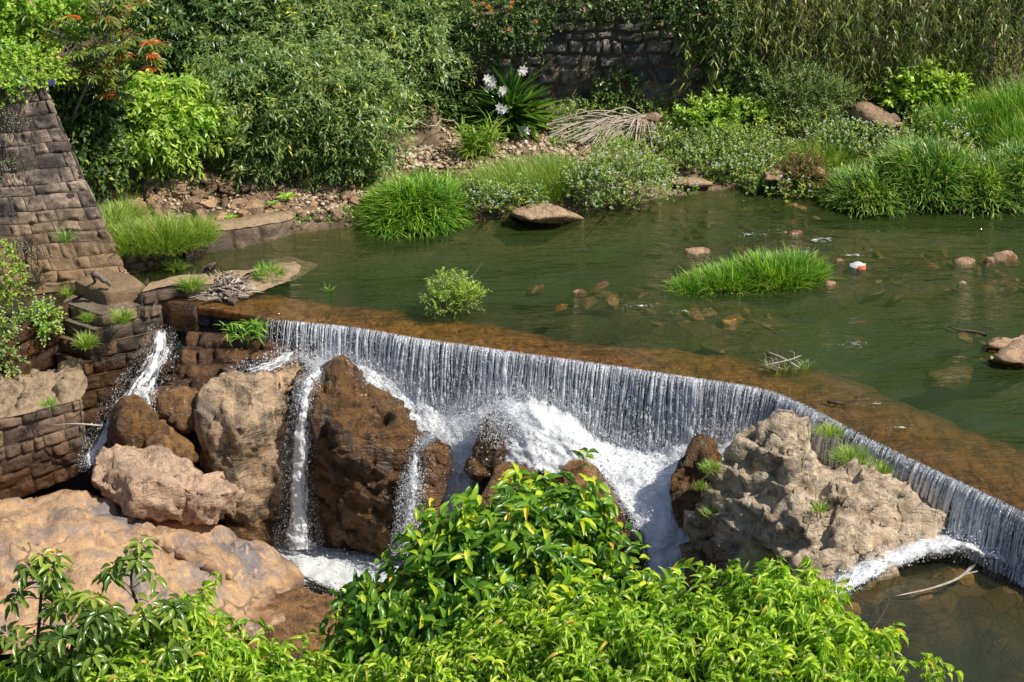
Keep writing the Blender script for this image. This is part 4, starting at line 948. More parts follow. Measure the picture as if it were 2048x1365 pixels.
M['rock_pool'] = rock_mat('pool_stone', (.50, .26, .08), (.34, .18, .06), (.10, .06, .025), stain=.4, rough=.4, bump=.5, scale=2.)
for n_, (px, py, w_, lab) in enumerate([(1840, 1182, 75, 'yellowish stone just under the surface of the lower right pool'), (2030, 1165, 90, 'orange brown stone just under the water at the right edge of the lower pool'), (1700, 1208, 60, 'small brown stone in the shallows at the foot of the crag'), (1760, 1160, 110, 'flat brown stone in the shallows below the right hand froth'), (1905, 1150, 120, 'broad flat brown stone under the forked pale stick')]):
    c = P(px, py, -.84); s_ = w_/ppm(c)/2; rr = random.Random(n_+90)
    pts = [c+np.array([s_*math.cos(a)*rr.uniform(.9, 1.1), s_*.6*math.sin(a), -.2]) for a in np.linspace(0, 6.28, 9)[:-1]]+[c+np.array([s_*.8*math.cos(a), s_*.4*math.sin(a), rr.uniform(-.03, .03)]) for a in np.linspace(.4, 6.5, 7)[:-1]]
    rock('pool_stone', [pts], M['rock_pool'], lab, 'stone', 'stones in the lower right pool', voxel=.025, smooth=3, A=.01, B=.01, seed=130+n_)
# prototype stones for copies
def copies(proto, specs, label, cat, group, first=True):
    for i, (loc, sc, rz) in enumerate(specs):
        o = proto[i % len(proto)]
        if i >= len(proto): o = o.copy(); COL.objects.link(o)
        o.location = loc; o.scale = sc; o.rotation_euler = rz; tag(o, label, cat, group)
def proto_stones(name, n, mat, seed, vox=.07, W=.10):
    out = []
    for i in range(n):
        rr = np.random.default_rng(seed+i); pts = unit(rr.normal(size=(16, 3)))*rr.uniform(.75, 1.05, (16, 1))*np.array([1, .8, .7])
        V, Fq = rock_arrays([pts], voxel=vox, smooth=2, A=.06, fA=1.2, B=.04, fB=3, W=W, fW=1.3, seed=seed+i)
        mb = MB(); mb.add(V, Fq); out.append(mb.build(name, mat, loc=np.zeros(3), smooth=True))
    return out
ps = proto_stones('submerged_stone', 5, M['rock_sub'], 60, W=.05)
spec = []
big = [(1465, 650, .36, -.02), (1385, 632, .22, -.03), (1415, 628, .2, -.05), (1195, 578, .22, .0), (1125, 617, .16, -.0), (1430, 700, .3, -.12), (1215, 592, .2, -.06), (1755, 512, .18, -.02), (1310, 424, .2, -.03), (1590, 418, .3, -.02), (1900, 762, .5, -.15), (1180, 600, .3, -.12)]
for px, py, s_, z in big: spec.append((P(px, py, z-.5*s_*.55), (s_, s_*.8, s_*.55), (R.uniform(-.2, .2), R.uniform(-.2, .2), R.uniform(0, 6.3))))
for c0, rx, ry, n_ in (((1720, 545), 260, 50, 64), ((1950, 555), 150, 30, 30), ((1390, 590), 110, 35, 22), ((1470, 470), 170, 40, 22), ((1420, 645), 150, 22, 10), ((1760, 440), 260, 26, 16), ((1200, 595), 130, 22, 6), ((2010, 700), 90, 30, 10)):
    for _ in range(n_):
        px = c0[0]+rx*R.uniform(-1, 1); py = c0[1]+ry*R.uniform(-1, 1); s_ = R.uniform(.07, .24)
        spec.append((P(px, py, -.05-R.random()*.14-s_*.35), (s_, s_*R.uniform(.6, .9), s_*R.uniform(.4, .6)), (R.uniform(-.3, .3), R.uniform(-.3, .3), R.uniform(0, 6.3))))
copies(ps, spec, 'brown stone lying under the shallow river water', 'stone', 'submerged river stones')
pb = proto_stones('bank_rock', 6, M['rock_bank'], 80)
spec = []
def bank(px, py, s_, flat=.75, z=None):
    c = P(px, py, .1); 
    for _ in range(3): c = P(px, py, float(ground_h(c[0], c[1])[0])+s_*.15)
    spec.append((c, (s_*R.uniform(.85, 1.2), s_*R.uniform(.7, 1.), s_*flat*R.uniform(.7, 1.1)), (R.uniform(-.4, .4), R.uniform(-.4, .4), R.uniform(0, 6.3))))
rr = random.Random(3)
for _ in range(120):
    px = rr.uniform(225, 760); f = (px-225)/535; py = rr.uniform(300+40*f, 455-25*f)
    bank(px, py, rr.uniform(.08, .24)*(1.15-.4*f))
for px, py, s_ in ((400, 432, .2), (440, 440, .16), (485, 430, .2), (510, 425, .22), (550, 415, .16), (560, 440, .1), (600, 425, .17), (640, 440, .12), (625, 412, .16), (675, 430, .22), (690, 395, .2), (735, 400, .16), (755, 330, .2), (590, 460, .11), (610, 455, .1), (655, 455, .12), (250, 350, .3), (300, 370, .3), (350, 375, .32), (420, 360, .3), (470, 350, .25), (520, 345, .25), (720, 430, .14), (930, 425, .18)): bank(px, py, s_)
for px, py, s_ in ((1310, 235, .14), (1325, 245, .12), (1355, 325, .16), (1410, 330, .2), (1430, 322, .24), (1590, 290, .16), (1615, 285, .18), (1935, 310, .14), (1305, 318, .18), (1120, 268, .18), (1180, 262, .12), (1350, 300, .15), (1460, 335, .2)): bank(px, py, s_)
for _ in range(46): bank(rr.uniform(1150, 1500), rr.uniform(250, 350), rr.uniform(.05, .13))
copies(pb, spec, 'rough brown stone lying on the far river bank', 'rock', 'stones strewn along the far bank')
# gravel
mb = MB(); ico = unit(np.array([[-1, 0, .3], [1, .1, -.2], [0, 1, .2], [.1, -1, 0], [.2, .1, 1], [0, -.2, -1]])); 
def gravel(mb, n, x0, x1, y0, y1, smin, smax, z=.0):
    px = NP.uniform(x0, x1, n); py = NP.uniform(y0, y1, n)
    C = np.array([P(a, b, .2) for a, b in zip(px, py)]); h = ground_h(C[:, 0], C[:, 1])
    C = np.array([P(a, b, c) for a, b, c in zip(px, py, h)]); C[:, 2] = ground_h(C[:, 0], C[:, 1])+z
    C = C[(C[:, 1]-shoreY(C[:, 0]) > .02) & (C[:, 2] < 1.2)]; n = len(C)
    s_ = (smin+(smax-smin)*NP.random(n)**2)[:, None, None]
    V = ico[None]*s_*NP.uniform(.6, 1.2, (n, 6, 1))*np.array([1, .8, .6])
    th = NP.random(n)*6.3; c, t = np.cos(th)[:, None], np.sin(th)[:, None]
    V = np.stack([V[..., 0]*c-V[..., 1]*t, V[..., 0]*t+V[..., 1]*c, V[..., 2]], -1)+C[:, None]
    f = np.array([[0, 3, 4], [3, 1, 4], [1, 2, 4], [2, 0, 4], [3, 0, 5], [1, 3, 5], [2, 1, 5], [0, 2, 5]])
    mb.add(V.reshape(-1, 3), (f[None]+(np.arange(n)*6)[:, None, None]).reshape(-1, 3), np.repeat(NP.random(n), 6))
gravel(mb, 3000, 740, 1300, 232, 335, .02, .085, .015)
gravel(mb, 900, 560, 780, 350, 455, .02, .07, .015)
gravel(mb, 600, 1290, 1560, 270, 360, .02, .08, .015)
gravel(mb, 500, 240, 560, 370, 440, .02, .07, .015)
M['gravel'] = flat_mat('gravel', [(0, (.24, .16, .09)), (.4, (.52, .38, .23)), (.8, (.64, .50, .34)), (1, (.75, .68, .55))], .85, 25)
o = mb.build('gravel', M['gravel'], loc=np.zeros(3)); tag(o, 'pale stony rubble covering the far bank', 'gravel', kind='stuff')
# ================================================================== masonry
cols_ab = [(0, (.07, .05, .04)), (.3, (.38, .29, .22)), (.6, (.55, .42, .31)), (1, (.64, .49, .36))]
M['abut'] = block_mat('weathered_abutment_blocks', cols_ab, dark=(.04, .033, .032), stain=.8, sandz=(.2, 1.0), rough=.9)
M['pier'] = block_mat('pier_blocks', [(0, (.14, .11, .08)), (.35, (.27, .22, .17)), (.7, (.38, .28, .17)), (1, (.52, .36, .2))], dark=(.035, .03, .028), stain=.55, wetz=(-.75, -.1), sandz=None)
M['wetbrown'] = block_mat('wet_brown_blocks', [(0, (.08, .035, .010)), (.5, (.17, .075, .02)), (1, (.26, .12, .035))], dark=(.012, .008, .006), stain=.6, rough=.25)
M['lowwall'] = block_mat('low_wall_blocks', [(0, (.18, .12, .085)), (.5, (.38, .25, .165)), (1, (.50, .33, .2))], dark=(.05, .038, .033), stain=.5, wetz=(-1.5, -1.05), wetc=(.45, .3, .17))
M['sand'] = rock_mat('sandy_stone', (.62, .45, .26), (.54, .38, .21), (.26, .18, .11), stain=.45, rough=.95, scale=2.2, bump=.7)
M['sand_old'] = flat_mat('sandy_top', [(0, (.56, .39, .21)), (1, (.56, .39, .21))], .95, 7, .5)
M['concrete'] = block_mat('old_concrete', [(0, (.38, .26, .13)), (1, (.42, .29, .15))], dark=(.12, .085, .05), stain=.5, rough=.9)
M['kerb'] = block_mat('kerb_blocks', [(0, (.17, .12, .09)), (.5, (.36, .25, .16)), (1, (.46, .32, .19))], dark=(.045, .035, .03), stain=.6)
M['rubble'] = block_mat('rubble_wall', [(0, (.15, .13, .13)), (.35, (.34, .30, .28)), (.7, (.48, .40, .33)), (1, (.6, .47, .36))], dark=(.05, .045, .045), stain=.5, rough=.9)
ab = empty('abutment_wall', Q(100, 600, 25), 'tall battered stone wall with stained square blocks at the left edge', 'wall')
mb = MB(); bl, br = Q(-420, 628, 24.75), Q(262, 560, 25.1); br[2] -= .1; bl[2] -= .1
tl_, tr_ = Q(-420, 205, 26.0), Q(85, 168, 26.35)
blocks(mb, [bl, Q(-80, 600, 25.0), br], [tl_, Q(-100, 190, 26.25), tr_], 16, .36, out=.010, gap=.006, warp=.035, seed=31, rough=.02, hvar=.25, edge=.006, nx=9, ny=7)
mb.build('wall_face', M['abut'], ab, smooth=False)
mb = MB(); bk = np.array([-.9, 1.6, 0])     # river-side end of the wall, running back into the bank
blocks(mb, [br+np.array([.0, .02, 0]), br+np.array([-1.2, 2.2, .2])], [tr_+np.array([0, .02, 0]), tr_+np.array([-1.2, 2.2, .3])], 12, .4, seed=33, out=.02)
mb.build('wall_end', M['abut'], ab)
mb = MB(); G = np.array([[tl_, tr_], [tl_+np.array([0, 1.2, -.1]), tr_+np.array([-.65, 1.2, -.1])]]); mb.grid(G); mb.build('wall_top', M['rubble'], ab)
# ground fill behind the abutment
wb = empty('lower_wall', Q(70, 750, 23.8), 'wet orange brown masonry below the tall abutment wall', 'wall')
mb = MB(); blocks(mb, [Q(-330, 1100, 22.0), Q(0, 890, 23.1), Q(165, 810, 24.3)], [Q(-330, 800, 22.4), Q(0, 668, 23.4), Q(165, 590, 24.6)], 6, .5, seed=41, warp=.006, rough=.02, out=.03); mb.build('wall_face', M['wetbrown'], wb)
# stepped pier
pr = empty('stepped_pier', Q(230, 800, 23.9), 'stepped pier of dark squared blocks left of the weir', 'pier')
zt = [(.0, -.20, 201, 650), (-.20, -.42, 188, 0), (-.42, -.64, 180, 0), (-.64, -.86, 176, 0), (-.86, -1.08, 170, 0), (-1.08, -1.6, 172, 0)]
cn = Q(203, 640, 24.0); far = np.array([-4.72, 24.62, 0])
rrp = random.Random(9)
for i, (z1, z0_, _, _) in enumerate(zt):
    st = .0+.055*i+(.03 if i % 2 else 0); c = np.array([cn[0]-.09*i, cn[1]-.075*i, 0]); f = far+np.array([-.0*i, -.06*i, 0]); lf = c+np.array([-.62-.02*i, .42, 0])
    mb = MB()
    up_ = lambda p, z: np.array([p[0], p[1], z])
    blocks(mb, [up_(c, z0_), up_(f, z0_)], [up_(c, z1), up_(f, z1)], 1 if i < 5 else 2, .34, seed=50+i, out=.012, rough=.02, hvar=0, edge=.012, gap=.007)
    blocks(mb, [up_(lf, z0_), up_(c, z0_)], [up_(lf, z1), up_(c, z1)], 1 if i < 5 else 2, .34, seed=70+i, out=.012, rough=.02, hvar=0, edge=.012, gap=.007)
    G = np.array([[up_(lf, z1), up_(c, z1), up_(f, z1)], [up_(lf, z1)+np.array([.3, 1.4, 0]), up_(c, z1)+np.array([.1, 1., 0]), up_(f, z1)+np.array([.1, .6, 0])]]); mb.grid(G, .6)
    mb.build('course', M['pier'], pr)
# cap slab and low wall on the pier
cap = empty('cap_slab', Q(210, 600, 24.2), 'sandy concrete slab projecting over the stepped pier', 'slab')
def prism(mb, base, z0, z1, rnd=.5, bev=.015, n=8):
    """extruded polygon (counter-clockwise), subdivided and slightly roughened"""
    b = np.asarray(base, float)[:, :2]; m = len(b)
    ctr = b.mean(0); ring = []
    e = np.array([b[i]*(1-t)+b[(i+1) % m]*t for i in range(m) for t in np.linspace(0, 1, n, endpoint=False)])
    inn = e+(ctr-e)/np.maximum(np.linalg.norm(ctr-e, axis=1, keepdims=True), 1e-6)*bev
    rows = [np.c_[e, np.full(len(e), z0)], np.c_[e, np.full(len(e), (z0+z1)/2)], np.c_[e, np.full(len(e), z1-bev)], np.c_[inn, np.full(len(e), z1)]]
    for s_ in (.66, .33, .02): rows.append(np.c_[ctr+(inn-ctr)*s_, np.full(len(e), z1)])
    G = np.array(rows); q = G.reshape(-1, 3); G = G+(.012*fbm(q*4, 3))[:, None].reshape(len(rows), -1, 1)
    mb.grid(G, rnd, closed=True)
c1, c2, c3, c4 = P(149, 562, .2), P(212, 585, .2), P(291, 572, .2), P(262, 548, .2)
mb = MB(); prism(mb, [c1, c2, c3, c4, P(200, 540, .2)], -.03, .2); mb.build('slab', M['concrete'], cap)
lw = empty('parapet_wall', P(350, 590, 0), 'low sandy topped wall of two block courses leading to the weir end', 'wall')
a_, b_, c_ = P(283, 582, .2), P(360, 568, .2), P(470, 552, .2)
dn = lambda p, z: np.array([p[0], p[1], z])
mb = MB(); blocks(mb, [dn(a_, -.22)+[0, -.1, 0], dn(b_, -.22)+[0, -.06, 0], dn(c_, -.15)+[0, -.05, 0]], [dn(a_, .17), dn(b_, .17), dn(c_, .08)], 2, .3, seed=61, out=.03, rough=.02); mb.build('wall_face', M['kerb'], lw)
rr_ = [[a_+[0, 0, -.01], b_+[0, 0, -.02], c_+[0, 0, -.11]], [a_+[.1, .35, .0], b_+[.1, .3, .01], c_+[.15, .3, -.09]], [a_+[.1, .62, -.2], b_+[.15, .62, -.2], c_+[.3, .62, -.2]]]
G = patch(rr_, 24, 10); G[..., 2] += .03*fbm(G.reshape(-1, 3)*3, 3).reshape(10, 24); mb = MB(); mb.grid(G); mb.build('sandy_top', M['sand'], lw, smooth=True)
mb = MB(); blocks(mb, [dn(a_, -.2)+[-.02, .55, 0], dn(a_, -.2)+[-.02, -.1, 0]], [dn(a_, .17)+[-.02, .55, 0], dn(a_, .17)+[-.02, 0, 0]], 2, .3, seed=62, out=.02); mb.build('wall_end', M['kerb'], lw)
# weir end block
eb = empty('weir_block', P(360, 640, -.4), 'square brown stone block closing the left end of the weir', 'block')
e1, e2, e3, e4 = P(331, 606, .0), P(392, 613, .0), P(470, 590, .0), P(400, 576, .0)
mb = MB(); prism(mb, [e1, e2, e3, e4], -.42, .012); mb.build('block', M['wetbrown'], eb)
# sandy spit on the crest end
mb = MB(); G = patch([[P(420, 600, .015), P(470, 598, .02), P(520, 585, .015)], [P(425, 575, .06), P(480, 572, .07), P(545, 574, .02)], [P(430, 548, .05), P(500, 545, .06), P(600, 552, .02)], [P(520, 534, .03), P(560, 528, .06), P(622, 538, .0)], [P(540, 522, -.06), P(580, 516, -.05), P(640, 530, -.08)]], 40, 30)
G[..., 2] += .035*fbm(G.reshape(-1, 3)*2.4, 4).reshape(30, 40)-.01; mb.grid(G); o = mb.build('sand_spit', M['sand'], smooth=True); tag(o, 'bare sandy spit at the left end of the weir crest', 'sand bar')
# apron below the weir
ap = empty('stone_apron', Q(450, 780, 23.3), 'sloping apron of wet brown masonry under the left end of the weir', 'apron')
mb = MB(); blocks(mb, [Q(328, 825, 23.0), Q(450, 800, 23.0), Q(620, 765, 23.2)], [Q(375, 662, 24.0), Q(470, 668, 24.0), Q(640, 690, 23.7)], 5, .36, seed=71, out=.05, rough=.04, warp=.02); mb.build('masonry', M['wetbrown'], ap)
# front-left low wall
fw = empty('retaining_wall', Q(80, 930, 22.3), 'long coursed block wall with a crumbling sandy top at lower left', 'wall')
f1, f2, f3 = Q(-300, 880, 21.6), Q(0, 838, 22.2), Q(160, 800, 22.75)
g1, g2, g3 = Q(-300, 1080, 21.5), Q(0, 1012, 22.1), Q(178, 945, 22.65)
mb = MB(); blocks(mb, [g1, g2, g3], [f1, f2, f3], 6, .36, seed=81, out=.016, rough=.022, warp=.006, hvar=.25, edge=.012, nx=9, ny=7, gap=.007); mb.build('wall_face', M['lowwall'], fw)
G = patch([[f1, f2, f3], [f1+[0, .35, .03], f2+[0, .35, .03], f3+[.05, .3, .04]], [f1+[-.2, .9, .0], f2+[-.2, .9, .1], f3+[-.1, .7, .12]], [f1+[-.3, 1.4, -.3], f2+[-.3, 1.4, -.2], f3+[-.2, 1.2, -.1]]], 120, 60)
q = G.reshape(-1, 3); d1, d2, ic = worley(q*4.3+.5*fbm(q*3, 2)[:, None]); G[..., 2] += (.06*lin(q*9)+.08*fbm(q*3, 4)+.17*(ic-.4)*sm(.0, .1, d2-d1)).reshape(60, 120)*np.linspace(0, 1, 60)[:, None]**.3
mb = MB(); mb.grid(G); mb.build('crumbled_top', M['crumble'], fw, smooth=False)
mb = MB(); blocks(mb, [g3, g3+np.array([-.35, .8, 0])], [f3, f3+np.array([-.35, .8, .1])], 6, .33, seed=83); mb.build('wall_end', M['lowwall'], fw)
# kerbs on the far side of the channel
k1 = empty('channel_wall', P(310, 540, 0), 'short dark block wall below the tufted grass by the side channel', 'wall')
A_, B_ = P(250, 547, -.05), P(372, 523, -.05)
mb = MB(); blocks(mb, [dn(A_, -.12), dn(B_, -.12)], [dn(A_, .26), dn(B_, .30)], 2, .24, seed=91, out=.03, rough=.02); mb.build('wall_face', M['kerb'], k1)
mb = MB(); G = np.array([[dn(A_, .25), dn(B_, .29)], [dn(A_, .3)+[0, .7, 0], dn(B_, .3)+[-.1, .7, 0]]]); mb.grid(G); mb.build('wall_top', M['sand'], k1)
k2 = empty('kerb', P(480, 495, 0), 'curved kerb of large sandy blocks along the left river edge', 'kerb')
kp = [P(375, 527, 0), P(388, 514, 0), P(440, 503, 0), P(500, 492, 0), P(560, 476, 0), P(594, 458, 0)]
kq = cr(kp, 30); hh = np.interp(np.linspace(0, 1, 30), [0, .7, 1], [.36, .26, .16])
kb = kq.copy(); kb[:, 2] = -.1; kt = kq.copy()+np.array([-.02, .06, 0]); kt[:, 2] = hh
mb = MB(); blocks(mb, kb, kt, 1, .75, seed=95, out=.03, rough=.03, hvar=0, nx=10, ny=7); mb.build('kerb_face', M['kerb'], k2)
bkv = np.stack([-np.ones(30)*.12, np.ones(30)*.42, 0*hh], -1)
G = np.stack([kt+[0, 0, .0], kt+bkv*.5+[0, 0, .02], kt+bkv+[0, 0, .0], kt+bkv*1.15+[0, 0, -.2]], 0); G[..., 2] += .02*fbm(G.reshape(-1, 3)*4, 3).reshape(4, 30); mb = MB(); mb.grid(G); mb.build('kerb_top', M['sand'], k2)
# masonry back wall of the far bank
bw_ = empty('back_wall', Q(1200, 240, 31.6), 'shaded rubble stone retaining wall behind the lily clump', 'wall')
W0, W1 = np.array([-1.6, 31.75, .0]), np.array([5.4, 31.75, .0])
mb = MB(); blocks(mb, [W0, W1], [W0+np.array([0, .3, 3.1]), W1+np.array([0, .3, 3.1])], 14, .32, seed=101, out=.05, gap=.018, warp=.07, rough=.04, hvar=.45); mb.build('wall_face', M['rubble'], bw_)
# ================================================================== driftwood, sticks, litter
M['bark'] = flat_mat('bark', [(0, (.05, .035, .025)), (.5, (.14, .10, .07)), (1, (.3, .25, .2))], .85, 20, .5)
M['dead'] = flat_mat('bleached_wood', [(0, (.16, .11, .08)), (.5, (.4, .33, .26)), (1, (.6, .54, .46))], .8, 20, .3)
def stick(mb, p, q, r0, r1, bend=.05, n=8, rnd=.5, rng=R):
    t = np.linspace(0, 1, n)[:, None]; p = np.asarray(p); q = np.asarray(q); L_ = np.linalg.norm(q-p)
    o = fbm(t*3+rng.random()*99+np.zeros((n, 3)), 2); v = unit(np.cross(q-p, [rng.uniform(-1, 1), rng.uniform(-1, 1), rng.uniform(-.2, 1)]))
    pts = p*(1-t)+q*t+v*(bend*L_*o*np.sin(t[:, 0]*math.pi))[:, None]*2
    mb.tube(pts, np.linspace(r0, r1, n), 6, rnd); return pts
mb = MB(); stick(mb, P(186, 545, .50), P(222, 570, .28), .055, .035, .10, rnd=.75); stick(mb, P(187, 546, .48), P(190, 566, .2), .03, .02, .05, rnd=.3)
tag(mb.build('log', M['bark']), 'short pale log propped on the sandy slab', 'log')
mb = MB(); rr = random.Random(77)
for _ in range(11):
    stick(mb, P(406+rr.uniform(-3, 8), 542+rr.uniform(-2, 2), .16), P(424+rr.uniform(-8, 12), 527+rr.uniform(-4, 8), .26+rr.uniform(-.05, .1)), rr.uniform(.015, .04), rr.uniform(.004, .02), .15, rnd=rr.uniform(.3, 1))
tag(mb.build('stump', M['bark']), 'small broken stump of pale wood on the low wall', 'stump')
mb = MB(); rr = random.Random(12)
for i in range(230):
    a = rr.random()*6.28; q_ = math.sqrt(rr.random()); px = 458+40*q_*math.cos(a)-6; py = 572+26*q_*math.sin(a); hgt = .02+.24*(1-q_)*rr.random()
    c = P(px, py, hgt*.3+.04); c[2] = hgt+.03; L_ = rr.uniform(.05, .28); d = unit([rr.uniform(-1, 1), rr.uniform(-1, 1), rr.uniform(-.4, .4)])
    stick(mb, c-d*L_/2, c+d*L_/2, rr.uniform(.006, .022), rr.uniform(.003, .012), .1, 4, rr.random())
for i in range(60):
    px = rr.uniform(395, 500); py = rr.uniform(580, 602)-(px-395)*.08; c = P(px, py, .05); L_ = rr.uniform(.1, .4); d = unit([-1, -.45+rr.uniform(-.35, .35), .1])
    stick(mb, c-d*L_/2, c+d*L_/2, .008, .004, .06, 4, rr.random())
tag(mb.build('driftwood_heap', M['dead']), 'tangled heap of pale driftwood on the end of the weir', 'driftwood')
mb = MB(); prism(mb, [P(455, 604, .02), P(462, 596, .02), P(476, 600, .02), P(468, 608, .02)], .0, .06); tag(mb.build('brick', M['bark']), 'small dark brick lying below the driftwood heap', 'brick')
mb = MB()
for k_ in range(14):
    c = P(rr.uniform(215, 255), rr.uniform(545, 560), .14); L_ = rr.uniform(.06, .2); d = unit([1, rr.uniform(-.5, .5), rr.uniform(-.1, .4)]); stick(mb, c-d*L_/2, c+d*L_/2, .014, .008, .1, 4, rr.random())
tag(mb.build('wood_scraps', M['dead']), 'few pale wood scraps beside the log on the sandy slab', 'driftwood')
mb = MB(); pts = [P(1535, 706, .02), P(1560, 715, .1), P(1585, 728, .08), P(1600, 738, .03)]; mb.tube(cr(pts, 10), np.linspace(.02, .012, 10), 6, .7)
mb.tube(cr([P(1518, 735, .02), P(1545, 728, .1), P(1580, 720, .14), P(1603, 711, .16)], 10), np.linspace(.015, .008, 10), 5, .8)
for _ in range(22):
    c = P(rr.uniform(1530, 1610), rr.uniform(722, 742), .05); d = unit([rr.uniform(-1, 1), rr.uniform(-.5, .5), rr.uniform(0, .8)]); stick(mb, c, c+d*rr.uniform(.1, .3), .006, .002, .2, 5, rr.random())
tag(mb.build('twigs', M['dead']), 'bare twigs snagged on the weir crest right of centre', 'twigs')
mb = MB(); mb.tube(cr([P(1898, 654, .06), P(1915, 660, .05), P(1945, 663, .03), P(1975, 671, .02)], 12), np.linspace(.012, .022, 12), 6, .3); tag(mb.build('stick', M['bark']), 'thin dark stick reaching left from the rocks at the right edge', 'stick')
mb = MB(); mb.tube(cr([P(1655, 803, .03), P(1672, 806, .04), P(1690, 808, .03)], 8), [.02, .03, .02, .022, .03, .02, .02, .012], 6, .2); tag(mb.build('stick', M['bark']), 'short dark piece of wood caught on the flat of the weir crest', 'stick')
zp = -.8
mb = MB(); mb.tube(cr([P(1790, 1193, zp), P(1860, 1178, zp+.04), P(1915, 1158, zp+.10), P(1945, 1133, zp+.2)], 14), np.linspace(.008, .022, 14), 6, .9)
mb.tube(cr([P(1915, 1158, zp+.1), P(1935, 1148, zp+.13), P(1955, 1143, zp+.13)], 6), .010, 5, .9); mb.tube(cr([P(1935, 1145, zp+.14), P(1945, 1135, zp+.2), P(1950, 1130, zp+.23)], 5), .012, 5, .9)
tag(mb.build('stick', M['dead']), 'pale forked stick in the lower pool at the right', 'stick')
mb = MB(); mb.tube(cr([P(1700, 1287, zp+.02), P(1740, 1262, zp+.05), P(1772, 1218, zp+.08), P(1778, 1190, zp+.1)], 10), .007, 5, .2); tag(mb.build('twig', M['bark']), 'thin curved twig in the lower pool left of the forked stick', 'twig')
mb = MB(); mb.tube(cr([Q(100, 852, 22.4), Q(150, 848, 22.3), Q(205, 852, 22.4)], 10), np.linspace(.008, .016, 10), 5, .9); tag(mb.build('stick', M['dead']), 'straight pale stick across the lower left block wall', 'stick')
mb = MB(); mb.tube(cr([P(606, 1155, -2.98), P(640, 1172, -2.95), P(668, 1182, -2.95)], 8), .012, 5, .1); tag(mb.build('stick', M['bark']), 'dark stick lying at the edge of the frothy pool', 'stick')
mb = MB(); mb.tube(np.array([P(1210, 432, -.1), P(1210, 432, .1), P(1211, 430, .17)]), .013, 6, .1); tag(mb.build('stake', M['bark']), 'thin dark stake standing in the water right of the smooth rock', 'stake')
mb = MB(); mb.tube(cr([P(1260, 235+i*0, .9) for i in (0, 1)], 2), .01, 4) if False else None
# heap of dry stalks
rr = random.Random(8); hub = Q(1285, 238, 30.9)
for i in range(80):
    px = rr.uniform(1090, 1215); py = 245+(px-1090)*.28+rr.uniform(0, 42)-8; e = P(px, py, .2); e = P(px, py, float(ground_h(e[0], e[1])[0])+.05)
    st = Q(rr.uniform(1230, 1300), rr.uniform(228, 262), 30.8+rr.uniform(-.1, .2)); mid = (st+e)/2+np.array([0, 0, rr.uniform(.0, .16)])
    mb.tube(cr([st, mid, e], 9), np.linspace(.012, .005, 9)*rr.uniform(.7, 1.3), 4, min(1, .45+.55*rr.random()))
for i in range(26):
    e = P(rr.uniform(1245, 1330), rr.uniform(275, 300), .35); st = Q(1283+rr.uniform(-6, 6), 233+rr.uniform(-4, 4), 30.9); mid = (st+e)/2+np.array([0, 0, .12]); mb.tube(cr([st, mid, e], 8), np.linspace(.014, .007, 8), 4, .5+.5*rr.random())
for (a, b, c) in (((1140, 292), (1155, 222), (1188, 232)), ((1200, 232), (1250, 215), (1290, 235)), ((1150, 240), (1190, 226), (1230, 236))):
    mb.tube(cr([Q(*a, 30.5), Q(*b, 30.7), Q(*c, 30.8)], 12), .011, 5, .8)
tag(mb.build('dry_stalks', M['dead']), 'fan of bleached dry stalks heaped on the far bank', 'stalks')
# sticks on the gravel
for n_, (a, b, r_, lab) in enumerate([((805, 255), (915, 238), .012, 'long thin bleached stick on the gravel left of the lily clump'), ((835, 303), (868, 290), .02, 'short stout pale stick on the gravel above the grass dome'), ((920, 268), (1000, 262), .01, 'thin twig lying in front of the lily clump')]):
    mb = MB(); pa, pb_ = P(*a, .3), P(*b, .3); pa = P(*a, float(ground_h(pa[0], pa[1])[0])+.05); pb_ = P(*b, float(ground_h(pb_[0], pb_[1])[0])+.06); stick(mb, pa, pb_, r_, r_*.6, .04, 8, .8); tag(mb.build('stick', M['dead']), lab, 'stick')
M['red'] = flat_mat('faded_red', [(0, (.6, .12, .05)), (1, (.65, .15, .06))], .6, 20); M['whiteplastic'] = flat_mat('dirty_white', [(0, (.7, .68, .64)), (1, (.75, .73, .7))], .5, 15)
lt = empty('litter_bag', P(1716, 531, 0), 'crumpled red and white litter lying on the river stones', 'litter')
def crumple(name, c, r, mat, par, seed):
    mb = MB(); th = np.linspace(0, 2*math.pi, 15)[:-1]; ph = np.linspace(.0, math.pi/2, 7)
    G = np.array([[[math.cos(t)*math.cos(p), math.sin(t)*math.cos(p), math.sin(p)] for t in th] for p in ph])
    n_ = (.35*fbm(G.reshape(-1, 3)*2.3+seed, 3)).reshape(7, 14, 1); G = np.array(c)+G*(1+n_)*np.array(r); mb.grid(G, .5, closed=True); mb.build(name, mat, par)
crumple('white_part', P(1714, 533, .0), (.13, .12, .05), M['whiteplastic'], lt, 1); crumple('red_part', P(1722, 538, .0), (.075, .07, .045), M['red'], lt, 4)
pl = empty('broken_board', Q(228, 318, 28.3), 'broken white edged board under the bushes right of the tall wall', 'board')
mb = MB(); c = Q(228, 319, 28.3); ax = unit([1, .2, .35]); bx_ = unit([-.2, .5, .8]); G = np.array([[c+ax*(u-.5)*.24+bx_*(v-.5)*.13+np.array([0, -.02*math.sin(u*9+v*4), 0]) for u in np.linspace(0, 1, 7)] for v in np.linspace(0, 1, 4)]); mb.grid(G); mb.build('panel', M['concrete'], pl)
mb = MB(); E_ = [G[0, 0], *G[0, 1:], *G[1:, -1], *G[-1, ::-1][1:], *G[::-1, 0][1:]]; mb.tube(np.array(E_)+np.array([0, -.01, 0]), .014+.006*np.sin(np.arange(len(E_))*3.), 5); mb.build('white_edge', M['whiteplastic'], pl)
